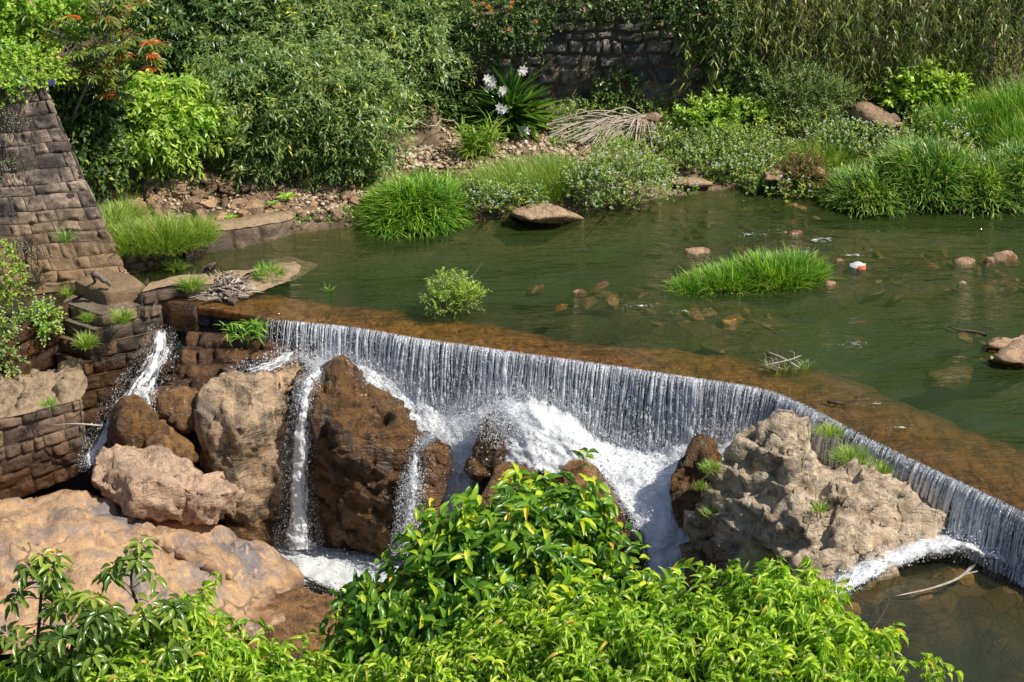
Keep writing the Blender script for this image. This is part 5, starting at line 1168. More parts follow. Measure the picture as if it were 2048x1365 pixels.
# ================================================================== plant materials
G_ = lambda r, g, b: (r, g, b)
M['lf_willow'] = leaf_mat('willow_leaves', [(0, G_(0.036, 0.081, 0.023)), (.4, G_(0.120, 0.221, 0.060)), (.75, G_(0.261, 0.380, 0.120)), (.97, G_(0.440, 0.540, 0.240)), (1, G_(0.800, 0.800, 0.081))], .35, .3)
M['lf_dark'] = leaf_mat('dark_leaves', [(0, G_(0.017, 0.049, 0.014)), (.5, G_(0.070, 0.148, 0.035)), (.9, G_(0.174, 0.278, 0.078)), (1, G_(0.522, 0.557, 0.086))], .35, .3)
M['lf_light'] = leaf_mat('light_green_leaves', [(0, G_(0.093, 0.184, 0.026)), (.5, G_(0.276, 0.460, 0.069)), (.95, G_(0.553, 0.759, 0.138)), (1, G_(0.800, 0.800, 0.114))], .4, .35)
M['lf_red'] = leaf_mat('red_tipped_leaves', [(0, G_(0.048, 0.096, 0.018)), (.45, G_(0.144, 0.216, 0.036)), (.72, G_(0.312, 0.360, 0.084)), (.8, G_(0.384, 0.156, 0.036)), (1, G_(0.600, 0.084, 0.024))], .35, .3)
M['lf_herb'] = leaf_mat('herb_leaves', [(0, G_(0.060, 0.120, 0.023)), (.5, G_(0.200, 0.339, 0.070)), (.9, G_(0.400, 0.560, 0.140)), (1, G_(0.800, 0.699, 0.160))], .5, .3)
M['lf_cane'] = leaf_mat('cane_leaves', [(0, (.06, .10, .02)), (.4, (.20, .28, .06)), (.7, (.40, .46, .14)), (.88, (.42, .34, .14)), (1, (.25, .13, .06))], .4, .3)
M['grass'] = leaf_mat('grass_blades', [(0, G_(0.052, 0.139, 0.014)), (.5, G_(0.174, 0.383, 0.035)), (.9, G_(0.348, 0.592, 0.086)), (1, G_(0.731, 0.696, 0.260))], .45, .3)
M['grass_pale'] = leaf_mat('pale_grass_blades', [(0, G_(0.097, 0.179, 0.028)), (.5, G_(0.248, 0.414, 0.069)), (.9, G_(0.442, 0.580, 0.152)), (1, G_(0.690, 0.621, 0.304))], .5, .35)
M['reed'] = leaf_mat('reed_leaves', [(0, G_(0.049, 0.120, 0.023)), (.5, G_(0.160, 0.320, 0.060)), (.9, G_(0.380, 0.580, 0.160)), (1, G_(0.760, 0.720, 0.320))], .38, .3)
M['lf_gloss'] = leaf_mat('glossy_leaves', [(0, G_(0.030, 0.083, 0.014)), (.45, G_(0.091, 0.223, 0.026)), (.72, G_(0.215, 0.414, 0.041)), (.93, G_(0.564, 0.712, 0.057)), (1, G_(0.800, 0.629, 0.083))], .3, .35, .5)
M['lf_lime'] = leaf_mat('lime_leaves', [(0, (.05, .11, .012)), (.35, (.18, .34, .03)), (.65, (.34, .54, .05)), (.95, (.58, .72, .12)), (1, (.6, .5, .12))], .32, .38)
M['lf_palm'] = leaf_mat('palmate_leaves', [(0, G_(0.043, 0.086, 0.017)), (.5, G_(0.122, 0.227, 0.035)), (.95, G_(0.348, 0.470, 0.086)), (1, G_(0.696, 0.522, 0.139))], .22, .3, .6)
M['lf_lily'] = leaf_mat('lily_leaves', [(0, G_(0.035, 0.086, 0.017)), (.5, G_(0.086, 0.209, 0.031)), (.8, G_(0.244, 0.383, 0.052)), (.9, G_(0.800, 0.608, 0.086)), (1, G_(0.522, 0.209, 0.086))], .22, .2, .6)
M['lf_rust'] = leaf_mat('rusty_weeds', [(0, G_(0.060, 0.096, 0.024)), (.5, G_(0.144, 0.168, 0.036)), (.8, G_(0.264, 0.108, 0.036)), (1, G_(0.360, 0.120, 0.048))], .5, .3)
M['twig'] = flat_mat('twig_bark', [(0, (.05, .035, .025)), (1, (.18, .14, .11))], .85, 15, .3)
M['palebark'] = flat_mat('pale_branch', [(0, (.12, .1, .085)), (1, (.3, .27, .24))], .85, 15, .3)
def petal_mat(name, c, tr=.3):
    return leaf_mat(name, [(0, tuple(x*.8 for x in c)), (1, c)], .5, tr, tcol=(1, 1, 1), vary=False)
M['p_white'] = petal_mat('white_petals', (.82, .80, .76)); M['p_lilac'] = petal_mat('lilac_petals', (.72, .70, .82)); M['p_violet'] = petal_mat('violet_petals', (.10, .07, .6))
M['p_orange'] = petal_mat('orange_petals', (.75, .2, .03)); M['p_pink'] = petal_mat('pink_petals', (.75, .3, .36)); M['p_cream'] = petal_mat('cream_blossom', (.5, .5, .22)); M['p_rust'] = petal_mat('rusty_blossom', (.34, .14, .04))
def blob(px, py, y, rx, rz, ry):
    c = Q(px, py, y); k = ppm(c); return (c, np.array([rx/k, ry, rz/k/.92]))
def base_of(px, y): 
    c = Q(px, 300, y); return np.array([c[0], y, float(ground_h(c[0], y)[0])])
def limbs(mb, base, blobs, r, per=3, sides=7, rnd=.5):
    base = np.array(base, float); hub = base+(np.mean([b[0] for b in blobs], axis=0)-base)*.38
    mb.tube(cr([base-[0, 0, .15], (base+hub)/2+np.array([R.uniform(-.04, .04), 0, 0]), hub], 8), np.linspace(r, r*.75, 8), sides, rnd)
    for c, rad in blobs:
        for _ in range(per):
            e = c+unit(np.array([R.uniform(-1, 1), R.uniform(-1, .6), R.uniform(-.2, 1)]))*rad*R.uniform(.5, .95)
            m = hub*(1-.5)+e*.5+np.array([R.uniform(-.1, .1), R.uniform(-.1, .1), -.06])*np.linalg.norm(e-hub)
            mb.tube(cr([hub, m, e], 9), np.linspace(r*.6, r*.12, 9), 5, rnd)
def shrub(name, label, cat, base, blobs, ntwig, twig, lpt, L, W, mat, T=T_DIA, trunk=.04, group=None, bark='twig', per=3, fl=None, wood=True, **k):
    e = empty(name, base, label, cat, group)
    mb = MB(); wd = MB() 
    p0, td = foliage(mb, blobs, ntwig, twig, lpt, L, W, T, wood=wd if wood else None, **k); mb.build('crown', M[mat], e)
    limbs(wd, base, blobs, trunk, per); wd.build('stems', M[bark], e)
    if fl:
        for (fname, fm, n, r, pet, sz) in fl:
            F = MB(); idx = NP.permutation(len(p0))
            # pick outermost, camera facing twigs
            sc = -(p0[idx, 1])+.8*p0[idx, 2]; idx = idx[np.argsort(-sc)][:max(n*4, n)]; idx = idx[NP.permutation(len(idx))[:n]]
            for i in idx:
                for _ in range(r): flower(F, p0[i]+td[i]*twig*1.05+sph(1)[0]*sz*(1.2 if r > 1 else 0), sz, pet, rnd=R.random())
            o = F.build(fname, M[fm], e); o['kind'] = 'stuff'
    return e
# ================================================================== far bank: shrubs
W_ = dict(droop=.45, upb=.1, lump=.3, face=.6, inner=.5)
shrub('willow_shrub', 'large rounded grey green willowy shrub left of the gravel', 'shrub', base_of(600, 29.4), [blob(610, 215, 29.2, 180, 110, 1.1), blob(520, 200, 29.2, 110, 100, .9), blob(700, 250, 29.0, 95, 90, .8), blob(560, 290, 28.8, 130, 55, .7), blob(640, 130, 29.8, 110, 50, .8), blob(690, 310, 28.7, 80, 40, .5)], 3900, .27, 9, .12, .028, 'lf_willow', trunk=.06, **W_)
shrub('willow_shrub', 'dense willowy shrub behind the rounded one, filling the top of the slope', 'shrub', base_of(620, 31.6), [blob(700, 60, 31.2, 180, 90, 1.0), blob(820, 110, 30.9, 90, 95, .8), blob(560, 50, 31.2, 150, 70, .9), blob(860, 40, 31.4, 70, 60, .7)], 3000, .27, 9, .12, .029, 'lf_willow', trunk=.07, **W_)
shrub('leafy_bush', 'dark leafy bush between the red tipped tree and the willowy shrubs', 'shrub', base_of(400, 30.6), [blob(400, 90, 30.6, 110, 100, .9), blob(330, 60, 30.6, 90, 90, .9), blob(430, 150, 30.2, 80, 60, .6), blob(480, 20, 31., 100, 60, .6)], 2100, .28, 9, .13, .04, 'lf_dark', trunk=.05, **W_)
shrub('light_bush', 'light yellow green bush overhanging the shaded bank rocks', 'shrub', base_of(300, 28.9), [blob(300, 215, 28.3, 120, 50, .7), blob(240, 240, 28.3, 80, 50, .6), blob(350, 250, 28.2, 70, 50, .5), blob(290, 285, 28.1, 90, 30, .5), blob(380, 215, 28.4, 45, 35, .4)], 1300, .28, 9, .13, .042, 'lf_light', trunk=.04, **W_)
shrub('creeper_bush', 'shadowy green bush right behind the tall stone wall', 'shrub', base_of(190, 27.8), [blob(180, 250, 27.6, 60, 70, .5), blob(200, 330, 27.3, 40, 50, .4), blob(160, 190, 27.8, 60, 50, .4)], 700, .24, 8, .10, .05, 'lf_dark', trunk=.03, **W_)
# red-tipped tree with pale branches
rt = empty('red_tipped_tree', Q(135, 268, 27.2), 'small tree with red tipped leaves and pale branches above the tall wall', 'tree')
wd = MB(); cr_ = MB(); fl = MB(); b0 = Q(135, 275, 27.2); ends = []
for k_, pts in enumerate([[(135, 275), (150, 225), (165, 190), (195, 130), (235, 90), (270, 60)], [(150, 225), (190, 205), (240, 170), (290, 130), (310, 115)], [(165, 190), (160, 150), (140, 110), (120, 70)], [(195, 130), (215, 80), (205, 40), (200, 10)], [(190, 205), (230, 140), (265, 110)], [(150, 225), (105, 160), (85, 100), (95, 60)], [(235, 90), (230, 50), (240, 20)], [(165, 190), (200, 160), (215, 130)]]):
    P_ = cr([Q(a, b, 27.2-.08*i+.12*k_) for i, (a, b) in enumerate(pts)], 14); wd.tube(P_, np.linspace(.035 if k_ == 0 else .02, .007, 14), 6, .6)
    for j in range(16):
        s_ = P_[R.randint(5, 13)]; e_ = s_+np.array([R.uniform(-.35, .35), R.uniform(-.4, .3), R.uniform(-.12, .34)]); wd.tube(np.array([s_, (s_+e_)/2+[0, 0, .03], e_]), [.008, .006, .004], 4, .7); ends.append(e_)
for e_ in ends:
    n_ = 12; d = unit(np.stack([np.cos(np.arange(n_)*2.4), np.sin(np.arange(n_)*2.4), .25-.5*NP.random(n_)], -1)); hot = R.random() < .07
    leaves(cr_, np.repeat(e_[None], n_, 0)+d*.015, d, np.tile([0, -.2, 1.], (n_, 1)), .17*(.7+.5*NP.random(n_)), .042, T_LEAF, np.clip((.82 if hot else .42)+.14*NP.normal(size=n_), 0, 1))
    if R.random() < .3:
        for _ in range(16): flower(fl, e_+np.array([R.uniform(-.12, .12), R.uniform(-.12, .12), R.uniform(.04, .10)]), .018, 5, rnd=R.random())
cr_.build('crown', M['lf_red'], rt); wd.build('trunk', M['palebark'], rt); o = fl.build('blossoms', M['p_rust'], rt); o['kind'] = 'stuff'
VI = dict(droop=.2, upb=.4, lump=.35, face=.5, inner=.5)
shrub('vine_thicket', 'light green vine thicket with violet flowers at the top left corner', 'shrub', base_of(40, 28.2), [blob(40, 40, 28.0, 90, 60, .7), blob(110, 20, 28.2, 70, 50, .6), blob(20, 105, 27.6, 60, 32, .5), blob(-60, 60, 27.8, 70, 80, .6), blob(190, 20, 28.6, 60, 40, .5)], 1300, .22, 8, .085, .055, 'lf_light', trunk=.02, fl=[('flowers', 'p_violet', 9, 1, 5, .055), ('pink_flowers', 'p_pink', 8, 1, 5, .03)], **VI)
vt = empty('trailing_vine', Q(60, 165, 26.5), 'thin trailing vine with violet flowers on top of the tall wall', 'vine')
mb = MB(); foliage(mb, [blob(50, 150, 26.7, 80, 22, .5), blob(0, 175, 26.4, 50, 20, .4), blob(30, 120, 27., 80, 25, .4)], 620, .16, 6, .06, .04, droop=.2); mb.build('leaves', M['lf_light'], vt)
for (a, b) in ((49, 158), (105, 165), (8, 168)):
    F = MB(); c = Q(a, b, 26.25); flower(F, c, .06, 5, (0, -1, .3)); F.build('flower', M['p_violet'], vt)
# plants on the abutment wall face
for n_, (px, py, y, rx, rz, lab, kk) in enumerate([(15, 560, 24.4, 28, 70, 'bright leafy climber at the left edge of the tall wall', 'lf_light'), (5, 690, 23.4, 26, 55, 'flowering weed hanging at the left edge beside the wet lower wall', 'lf_herb'), (85, 640, 24.0, 22, 30, 'small green weed rooted at the foot of the tall wall', 'lf_light')]):
    shrub('wall_plant', lab, 'plant', Q(px, py+rz*.5, y+.15), [blob(px, py, y, rx, rz, .22), blob(px+8, py+rz*.5, y, rx*.8, rz*.4, .2)], 170, .14, 7, .045, .03, kk, trunk=.008, droop=.3, fl=[('flowers', 'p_white', 45, 1, 4, .016)] if n_ else None)
for n_, (px, py, y, lab) in enumerate([(60, 500, 24.65, 'dry trailing weed with tiny white flowers on the tall wall'), (25, 240, 25.85, 'dark dead creeper hanging high on the tall wall'), (15, 330, 25.5, 'dark dead creeper hanging halfway down the tall wall')]):
    e = empty('dry_creeper', Q(px, py, y), lab, 'plant'); wd = MB(); F = MB(); lf = MB(); ends = []
    for _ in range(46):
        a = Q(px+R.uniform(-28, 28), py-25+R.uniform(-8, 8), y); b = a+np.array([R.uniform(-.15, .15), -.06, -R.uniform(.15, .6)]); m = (a+b)/2+np.array([R.uniform(-.05, .05), -.10, 0]); P_ = cr([a, m, b], 7); wd.tube(P_, .004, 3, .2, cap=False); ends += [P_[i] for i in (2, 4, 6)]
    E_ = np.array(ends); leaves(lf, E_+sph(len(E_))*.02, sph(len(E_)), sph(len(E_)), .035, .02, T_DIA, NP.random(len(E_))*.6)
    for p in ends[::2]: flower(F, p+np.array([R.uniform(-.03, .03), -.03, R.uniform(-.03, .03)]), .009, 4)
    wd.build('stems', M['twig'], e); lf.build('leaves', M['lf_herb'], e); o = F.build('flowers', M['p_white'], e); o['kind'] = 'stuff'
# wall-top creepers and roses
RO = dict(droop=.35, upb=.1, lump=.35, face=.7, inner=.5)
shrub('lantana_bush', 'orange flowered bush hanging over the left part of the rubble wall', 'shrub', np.array([0.2, 31.95, 2.6]), [blob(1000, 30, 31.2, 95, 40, .45), blob(950, 85, 31.3, 50, 40, .3), blob(1050, 60, 31.3, 40, 28, .3)], 900, .22, 8, .06, .032, 'lf_dark', trunk=.02, fl=[('orange_flowers', 'p_orange', 12, 5, 5, .022), ('pink_flowers', 'p_pink', 8, 3, 5, .022)], **RO)
shrub('climbing_rose', 'pink flowered climber hanging over the middle of the rubble wall', 'shrub', np.array([1.6, 31.95, 2.6]), [blob(1150, -5, 31.4, 110, 28, .3), blob(1270, -5, 31.4, 90, 28, .3)], 800, .22, 8, .06, .032, 'lf_dark', trunk=.02, fl=[('pink_flowers', 'p_pink', 16, 3, 5, .022)], **RO)
shrub('climbing_rose', 'pink flowered climber trailing down the right part of the rubble wall', 'shrub', np.array([3.2, 31.95, 2.6]), [blob(1420, 50, 31.3, 60, 65, .3), blob(1360, 15, 31.3, 70, 40, .3), blob(1450, 120, 31.3, 38, 60, .25), blob(1490, 170, 31.1, 36, 50, .3)], 1100, .22, 8, .06, .034, 'lf_dark', trunk=.02, fl=[('pink_flowers', 'p_pink', 22, 2, 5, .022), ('orange_flowers', 'p_orange', 4, 2, 5, .02)], **RO)
shrub('wall_bush', 'small leafy bush growing out of the foot of the rubble wall', 'shrub', base_of(1240, 31.6), [blob(1235, 175, 31.4, 38, 32, .25), blob(1215, 205, 31.3, 30, 20, .25), blob(1250, 215, 31.3, 32, 20, .2)], 260, .18, 7, .07, .04, 'lf_dark', trunk=.012, **RO)
shrub('wall_creeper', 'leafy creeper climbing the rubble wall left of the lily clump', 'shrub', base_of(880, 31.4), [blob(870, 190, 31.2, 60, 45, .4), blob(830, 210, 30.9, 50, 40, .35), blob(910, 150, 31.4, 18, 60, .15), blob(900, 220, 31.0, 40, 28, .3)], 560, .18, 7, .09, .055, 'lf_dark', trunk=.012, **RO)
for n_, (px, rx, lab) in enumerate([(1500, 110, 'hanging canes with narrow drying leaves next to the rubble wall'), (1700, 120, 'hanging canes with narrow leaves above the tilted rock'), (1950, 150, 'yellow green hanging canes at the top right corner')]):
    c = Q(px, 60, 31.2); e = empty('hanging_cane', [c[0], 31.6, 3.0], lab, 'plant', 'curtains of hanging cane'); st = MB(); lf = MB()
    for _ in range(105 if n_ < 2 else 150):
        x = c[0]+rx/112.*R.uniform(-1, 1); a = np.array([x, 31.9+R.uniform(-.2, .3), R.uniform(2.2, 3.3)]); b = np.array([x+R.uniform(-.35, .35), 31.1+R.uniform(-.35, .3), R.uniform(.5, 1.7)-.12*n_])
        m = (a+b)/2+np.array([0, -.35, .35]); P_ = cr([a, m, b], 14); st.tube(P_, np.linspace(.008, .003, 14), 3, R.uniform(.3, .9), cap=False)
        k_ = NP.integers(2, 14, 34); pos = P_[k_]+sph(34)*.05; d = unit(sph(34)*np.array([1, .8, .3])+np.array([0, -.25, -.75])); leaves(lf, pos, d, unit(sph(34)+np.array([0, -.6, .6])), .17*(.6+.6*NP.random(34)), .024, T_BLADE, np.clip(R.uniform(.2, .55)+.2*NP.normal(size=34), 0, 1))
    st.build('canes', M['twig'], e); lf.build('leaves', M['lf_cane'], e)
FE = dict(droop=.1, upb=.6, lump=.3, face=.5, inner=.4)
shrub('feathery_shrub', 'fine leaved feathery shrub left of the tilted rock', 'shrub', base_of(1600, 31.2), [blob(1600, 175, 30.9, 80, 40, .5), blob(1560, 205, 30.8, 55, 40, .4), blob(1660, 200, 30.9, 50, 38, .4), blob(1630, 240, 30.6, 60, 25, .3)], 1200, .20, 10, .045, .014, 'lf_willow', trunk=.015, **FE)
shrub('leafy_plant', 'broad leaved green plant behind the tilted rock', 'plant', base_of(1840, 31.4), [blob(1840, 165, 31.2, 70, 38, .4), blob(1800, 195, 31.0, 40, 28, .3), blob(1900, 195, 31.0, 50, 28, .3)], 420, .22, 7, .12, .055, 'lf_light', trunk=.012, **FE)
shrub('leafy_plant', 'leafy green bush in front of the wall between rubble and cane', 'plant', base_of(1470, 31.1), [blob(1450, 225, 30.8, 60, 28, .35), blob(1500, 235, 30.7, 50, 26, .3), blob(1400, 240, 30.6, 45, 20, .3)], 480, .18, 7, .08, .04, 'lf_light', trunk=.01, **FE)
# weeds with small pale flowers
HB = dict(droop=.1, upb=.9, lump=.35, face=.35, inner=.3, wood=True)
for n_, (px, y, bl_, nt_, nf, lab) in enumerate([
    (1230, 28.2, [blob(1190, 360, 28.2, 60, 32, .5), blob(1250, 345, 28.3, 60, 38, .5), blob(1300, 370, 28.1, 40, 28, .4), blob(1210, 395, 27.9, 60, 18, .3), blob(1240, 310, 28.9, 50, 26, .4)], 1000, 110, 'pale flowered weeds at the water edge right of the light grass'),
    (1010, 27.6, [blob(985, 405, 27.6, 45, 22, .35), blob(1040, 395, 27.7, 50, 18, .35), blob(950, 390, 27.8, 25, 22, .3)], 380, 26, 'low herb patch in front of the light grass'),
    (1480, 29.8, [blob(1450, 290, 29.9, 70, 30, .5), blob(1520, 300, 29.7, 60, 30, .5), blob(1490, 335, 29.2, 60, 24, .4), blob(1410, 320, 29.4, 50, 24, .4)], 900, 60, 'pale flowered weeds on the bank between the cream rock and the feathery shrub'),
    (1700, 30.2, [blob(1640, 270, 30.2, 60, 24, .4), blob(1710, 280, 30.0, 70, 26, .4), blob(1770, 290, 29.9, 60, 24, .4)], 700, 95, 'white flowered weeds growing in front of the tilted rock'),
    (1900, 30.4, [blob(1870, 260, 30.4, 60, 30, .5), blob(1930, 265, 30.3, 60, 30, .4), blob(1900, 290, 29.9, 50, 24, .4)], 700, 80, 'white flowered weeds behind the large reed bed'),
    (1540, 28.7, [blob(1530, 375, 28.7, 35, 18, .3), blob(1590, 378, 28.6, 40, 18, .3), blob(1500, 365, 28.9, 25, 14, .25)], 330, 8, 'leafy herbs trailing in the water in front of the rounded rock'),
    (1200, 30.4, [blob(1140, 232, 31.0, 45, 12, .3), blob(1200, 222, 31.2, 50, 14, .3), blob(1330, 225, 31.2, 50, 16, .3), blob(1330, 290, 30.1, 50, 24, .4)], 520, 30, 'low leafy weeds along the foot of the rubble wall'),
    (1380, 29.0, [blob(1365, 380, 28.6, 22, 8, .15), blob(1395, 300, 29.9, 40, 20, .3), blob(1310, 340, 29.2, 30, 22, .3)], 260, 14, 'sparse weeds around the cream rock')]):
    shrub('weeds', lab, 'weeds', base_of(px, y), bl_, nt_, .16, 7, .05, .026, 'lf_herb', trunk=.006, fl=[('flowers', 'p_lilac', nf, 2, 5, .016)], **HB)
shrub('rusty_weeds', 'reddish weeds between two small rocks at the water edge', 'weeds', base_of(1610, 28.9), [blob(1605, 350, 28.9, 42, 26, .35), blob(1630, 375, 28.6, 30, 16, .25), blob(1580, 365, 28.8, 30, 18, .25)], 460, .18, 8, .06, .02, 'lf_rust', trunk=.006, **HB)
# ================================================================== grasses
def grass_thing(name, label, base, domes, mat, cat='grass', group=None, seeds=None):
    mb = MB()
    for (c, r, h, n, L, W, lean, up) in domes: dome_grass(mb, c, r, h, n, L, W, lean, up=up)
    o = mb.build(name, M[mat]); tag(o, label, cat, group); return o
d_ = lambda px, py, z=0.: P(px, py, z)
grass_thing('grass_dome', 'thick round dome of bright green grass at the river edge', None, [(d_(826, 440, -.03), (.78, .70), .62, 6000, .26, .017, 1.2, .35), (d_(872, 436, 0), (.52, .6), .58, 2400, .26, .017, 1.2, .45), (d_(780, 452, -.03), (.45, .5), .3, 1500, .24, .016, 1.2, .3)], 'grass')
grass_thing('light_grass', 'patch of fine light green grass between dome and flowering weeds', None, [(d_(1050, 372, .12), (.85, .75), .18, 4200, .34, .010, .5, 1.4), (d_(975, 385, .1), (.4, .5), .15, 1300, .32, .010, .5, 1.4), (d_(1110, 352, .15), (.4, .5), .16, 1300, .32, .01, .5, 1.4), (d_(930, 400, .05), (.3, .4), .16, 700, .3, .01, .5, 1.2)], 'grass_pale')
# tall broad-bladed grass
mb = MB(); c0 = P(958, 330, .15)
for _ in range(46):
    a = R.uniform(0, 6.28); b = c0+np.array([.22*math.cos(a)*R.random(), .2*math.sin(a)*R.random(), 0]); h = R.uniform(.35, .8); top = b+np.array([R.uniform(-.2, .2), R.uniform(-.2, .1), h]); mb.tube(cr([b, (b+top)/2, top], 5), .006, 3, .4, cap=False)
    n_ = 8; pos = b+(top-b)*NP.uniform(.25, 1, n_)[:, None]; d = unit(np.stack([NP.normal(size=n_), NP.normal(size=n_)-.2, .7+.4*NP.random(n_)], -1)); leaves(mb, pos, d, np.tile([0, 0, 1.], (n_, 1)), NP.uniform(.2, .42, n_), .026, T_BLADE, np.clip(.55+.2*NP.normal(size=n_), 0, .95))
tag(mb.build('tall_grass', M['grass_pale']), 'clump of tall broad bladed grass behind the grass dome', 'grass')
grass_thing('reed_bed', 'large bed of leafy green reeds hanging over the river at the right', None, [(d_(1740, 400, 0), (.75, .7), .45, 4200, .27, .020, 1.1, .5), (d_(1850, 385, 0), (1.0, .9), .85, 6500, .27, .020, 1.0, .5), (d_(1960, 392, 0), (.9, .8), .65, 4600, .27, .020, 1.0, .5), (d_(2060, 385, 0), (.8, .9), .8, 4000, .27, .020, 1.0, .5), (d_(2180, 380, 0), (.9, .9), .8, 2500, .27, .020, 1., .5), (d_(2330, 370, 0), (1.1, .9), .7, 2500, .27, .020, 1., .5), (d_(1690, 395, 0), (.4, .45), .22, 1400, .24, .018, 1.2, .4)], 'reed', 'reeds')
grass_thing('tall_sedge', 'bright green sedge on the slope at the right edge', None, [(P(1960, 262, .4), (.9, .6), .35, 2600, .55, .012, .35, 1.6), (P(2060, 255, .5), (.8, .6), .5, 2600, .6, .012, .35, 1.6), (P(1890, 275, .3), (.5, .5), .2, 1100, .5, .011, .4, 1.5), (P(2060, 310, .3), (.7, .5), .5, 2200, .4, .012, .5, 1.3), (P(2260, 270, .4), (1.2, .7), .4, 2500, .5, .012, .4, 1.5)], 'grass')
grass_thing('grass_tuft', 'low pale grass mound above the reddish weeds', None, [(P(1640, 322, .15), (.6, .4), .25, 2000, .28, .009, .7, 1.)], 'grass_pale', 'grass')
grass_thing('grassy_islet', 'low islet of upright green grass standing in the river', None, [(d_(1540, 562, -.04), (.75, .42), .30, 3000, .28, .013, .8, .9), (d_(1450, 572, -.04), (.55, .36), .22, 1900, .24, .013, .8, .8), (d_(1385, 580, -.04), (.36, .25), .12, 900, .2, .012, .9, .7), (d_(1600, 552, -.04), (.35, .3), .25, 1100, .28, .013, .9, .9)], 'grass')
grass_thing('bank_grass', 'pale tufted grass behind the channel wall at the left', None, [(P(270, 492, .3), (.40, .4), .24, 1500, .34, .009, .9, 1.), (P(330, 490, .3), (.45, .4), .28, 1900, .36, .009, .9, 1.), (P(385, 478, .3), (.35, .4), .2, 1200, .32, .009, .9, .9), (P(225, 470, .3), (.22, .5), .3, 900, .36, .009, .9, .9), (P(250, 440, .3), (.35, .3), .2, 700, .3, .009, .9, .9)], 'grass_pale')
for n_, (px, py, z, r, n, L, mat, lab) in enumerate([
    (384, 575, .16, .14, 260, .2, 'grass_pale', 'round grass tuft on top of the low sandy wall'), (245, 640, .0, .12, 260, .18, 'grass_pale', 'yellowish grass tuft at the right end of the top pier course'),
    (172, 690, -.25, .13, 280, .18, 'grass_pale', 'grass tuft drooping over the left corner of the pier'), (175, 640, .0, .08, 120, .14, 'grass_pale', 'short dry grass tuft beneath the cap slab'), (352, 536, .02, .13, 200, .16, 'grass_pale', 'small grass tuft standing in the channel water'),
    (540, 552, .05, .22, 260, .14, 'grass', 'sparse grass growing on the sandy spit'), (658, 583, .0, .05, 40, .14, 'grass', 'tiny grass sprig in the river left of the weir bush'), (138, 590, .0, .08, 90, .16, 'grass_pale', 'small tuft at the left end of the cap slab'),
    (130, 480, .5, .09, 110, .22, 'reed', 'small tuft growing from the face of the tall wall'), (1695, 733, .02, .0, 2, .1, 'grass', ''), (97, 812, -.5, .10, 90, .12, 'grass', 'small weed on the crumbling top of the lower left wall')]):
    if not lab: continue
    c = Q(px, py, 24.9) if n_ == 8 else P(px, py, z); 
    grass_thing('grass_tuft', lab, None, [(c, (r*1.1, r), r*.7, n, L, .010, 1.0, .8)], mat, group='tufts rooted in stonework')
for n_, (px, py, y, r, n, L, lab) in enumerate([(1422, 938, 20.15, .11, 200, .11, 'grass growing on the left shoulder of the big crag'), (1660, 868, 20.25, .13, 240, .14, 'grass behind the peak of the big crag'), (1700, 918, 20.1, .18, 380, .16, 'grass in the cleft between the crag and its right shoulder'),
    (1750, 945, 19.95, .16, 260, .14, 'grass along the rear edge of the crag'), (1425, 1030, 20.0, .10, 130, .11, 'dry grass on the lower left ledge of the crag'), (1640, 1020, 19.1, .07, 90, .13, 'thin tuft in a crack in the middle of the crag'), (1400, 975, 20.15, .07, 110, .10, 'mossy tuft on the left edge of the crag')]):
    grass_thing('crag_grass', lab, None, [(Q(px, py, y), (r*1.2, r), r*.5, n, L, .008, .9, .8)], 'grass_pale', group='grass in the clefts of the crag')
# plant under the lip
mb = MB(); c0 = Q(497, 655, 23.75)
for _ in range(26):
    top = c0+np.array([R.uniform(-.35, .25), R.uniform(-.15, .05), R.uniform(-.18, .12)]); mb.tube(cr([c0+np.array([.0, .1, 0]), (c0+top)/2+np.array([0, 0, .05]), top], 5), .004, 3, .4, cap=False)
    n_ = 7; pos = c0+(top-c0)*NP.uniform(.4, 1.1, n_)[:, None]; leaves(mb, pos, unit(NP.normal(size=(n_, 3))*np.array([1, .5, .5])+[0, -.3, -.1]), np.tile([0, -.3, 1.], (n_, 1)), NP.uniform(.1, .18, n_), .02, T_BLADE, np.clip(.5+.25*NP.normal(size=n_), 0, .95))
tag(mb.build('bamboo_grass', M['grass']), 'leafy green plant growing under the overhanging weir lip', 'plant')
wb_ = shrub('weir_bush', 'small bushy green plant rooted on the weir crest left of centre', 'bush', P(905, 628, 0), [blob(905, 590, P(905, 625, 0)[1], 42, 30, .28), blob(880, 605, P(905, 628, 0)[1]-.05, 26, 16, .2), blob(935, 600, P(905, 625, 0)[1], 22, 20, .2)], 460, .14, 8, .05, .013, 'lf_light', trunk=.01, bark='palebark', droop=.1, upb=.8, lump=.3, face=.2, inner=.3)
mb = MB()
for a, b in ((872, 540), (965, 525), (950, 545)): mb.tube(cr([P(905, 620, .0), Q(900+(a-905)*.5, 575, 24.2), Q(a, b, 24.3)], 8), .004, 3, .7, cap=False)
mb.build('dry_stems', M['dead'], wb_)
grass_thing('weir_grass', 'thin grass growing among the twigs on the crest', None, [(P(1570, 738, .0), (.3, .12), .05, 170, .14, .008, .8, .7), (P(1610, 735, .0), (.15, .1), .04, 70, .12, .008, .8, .7)], 'reed')
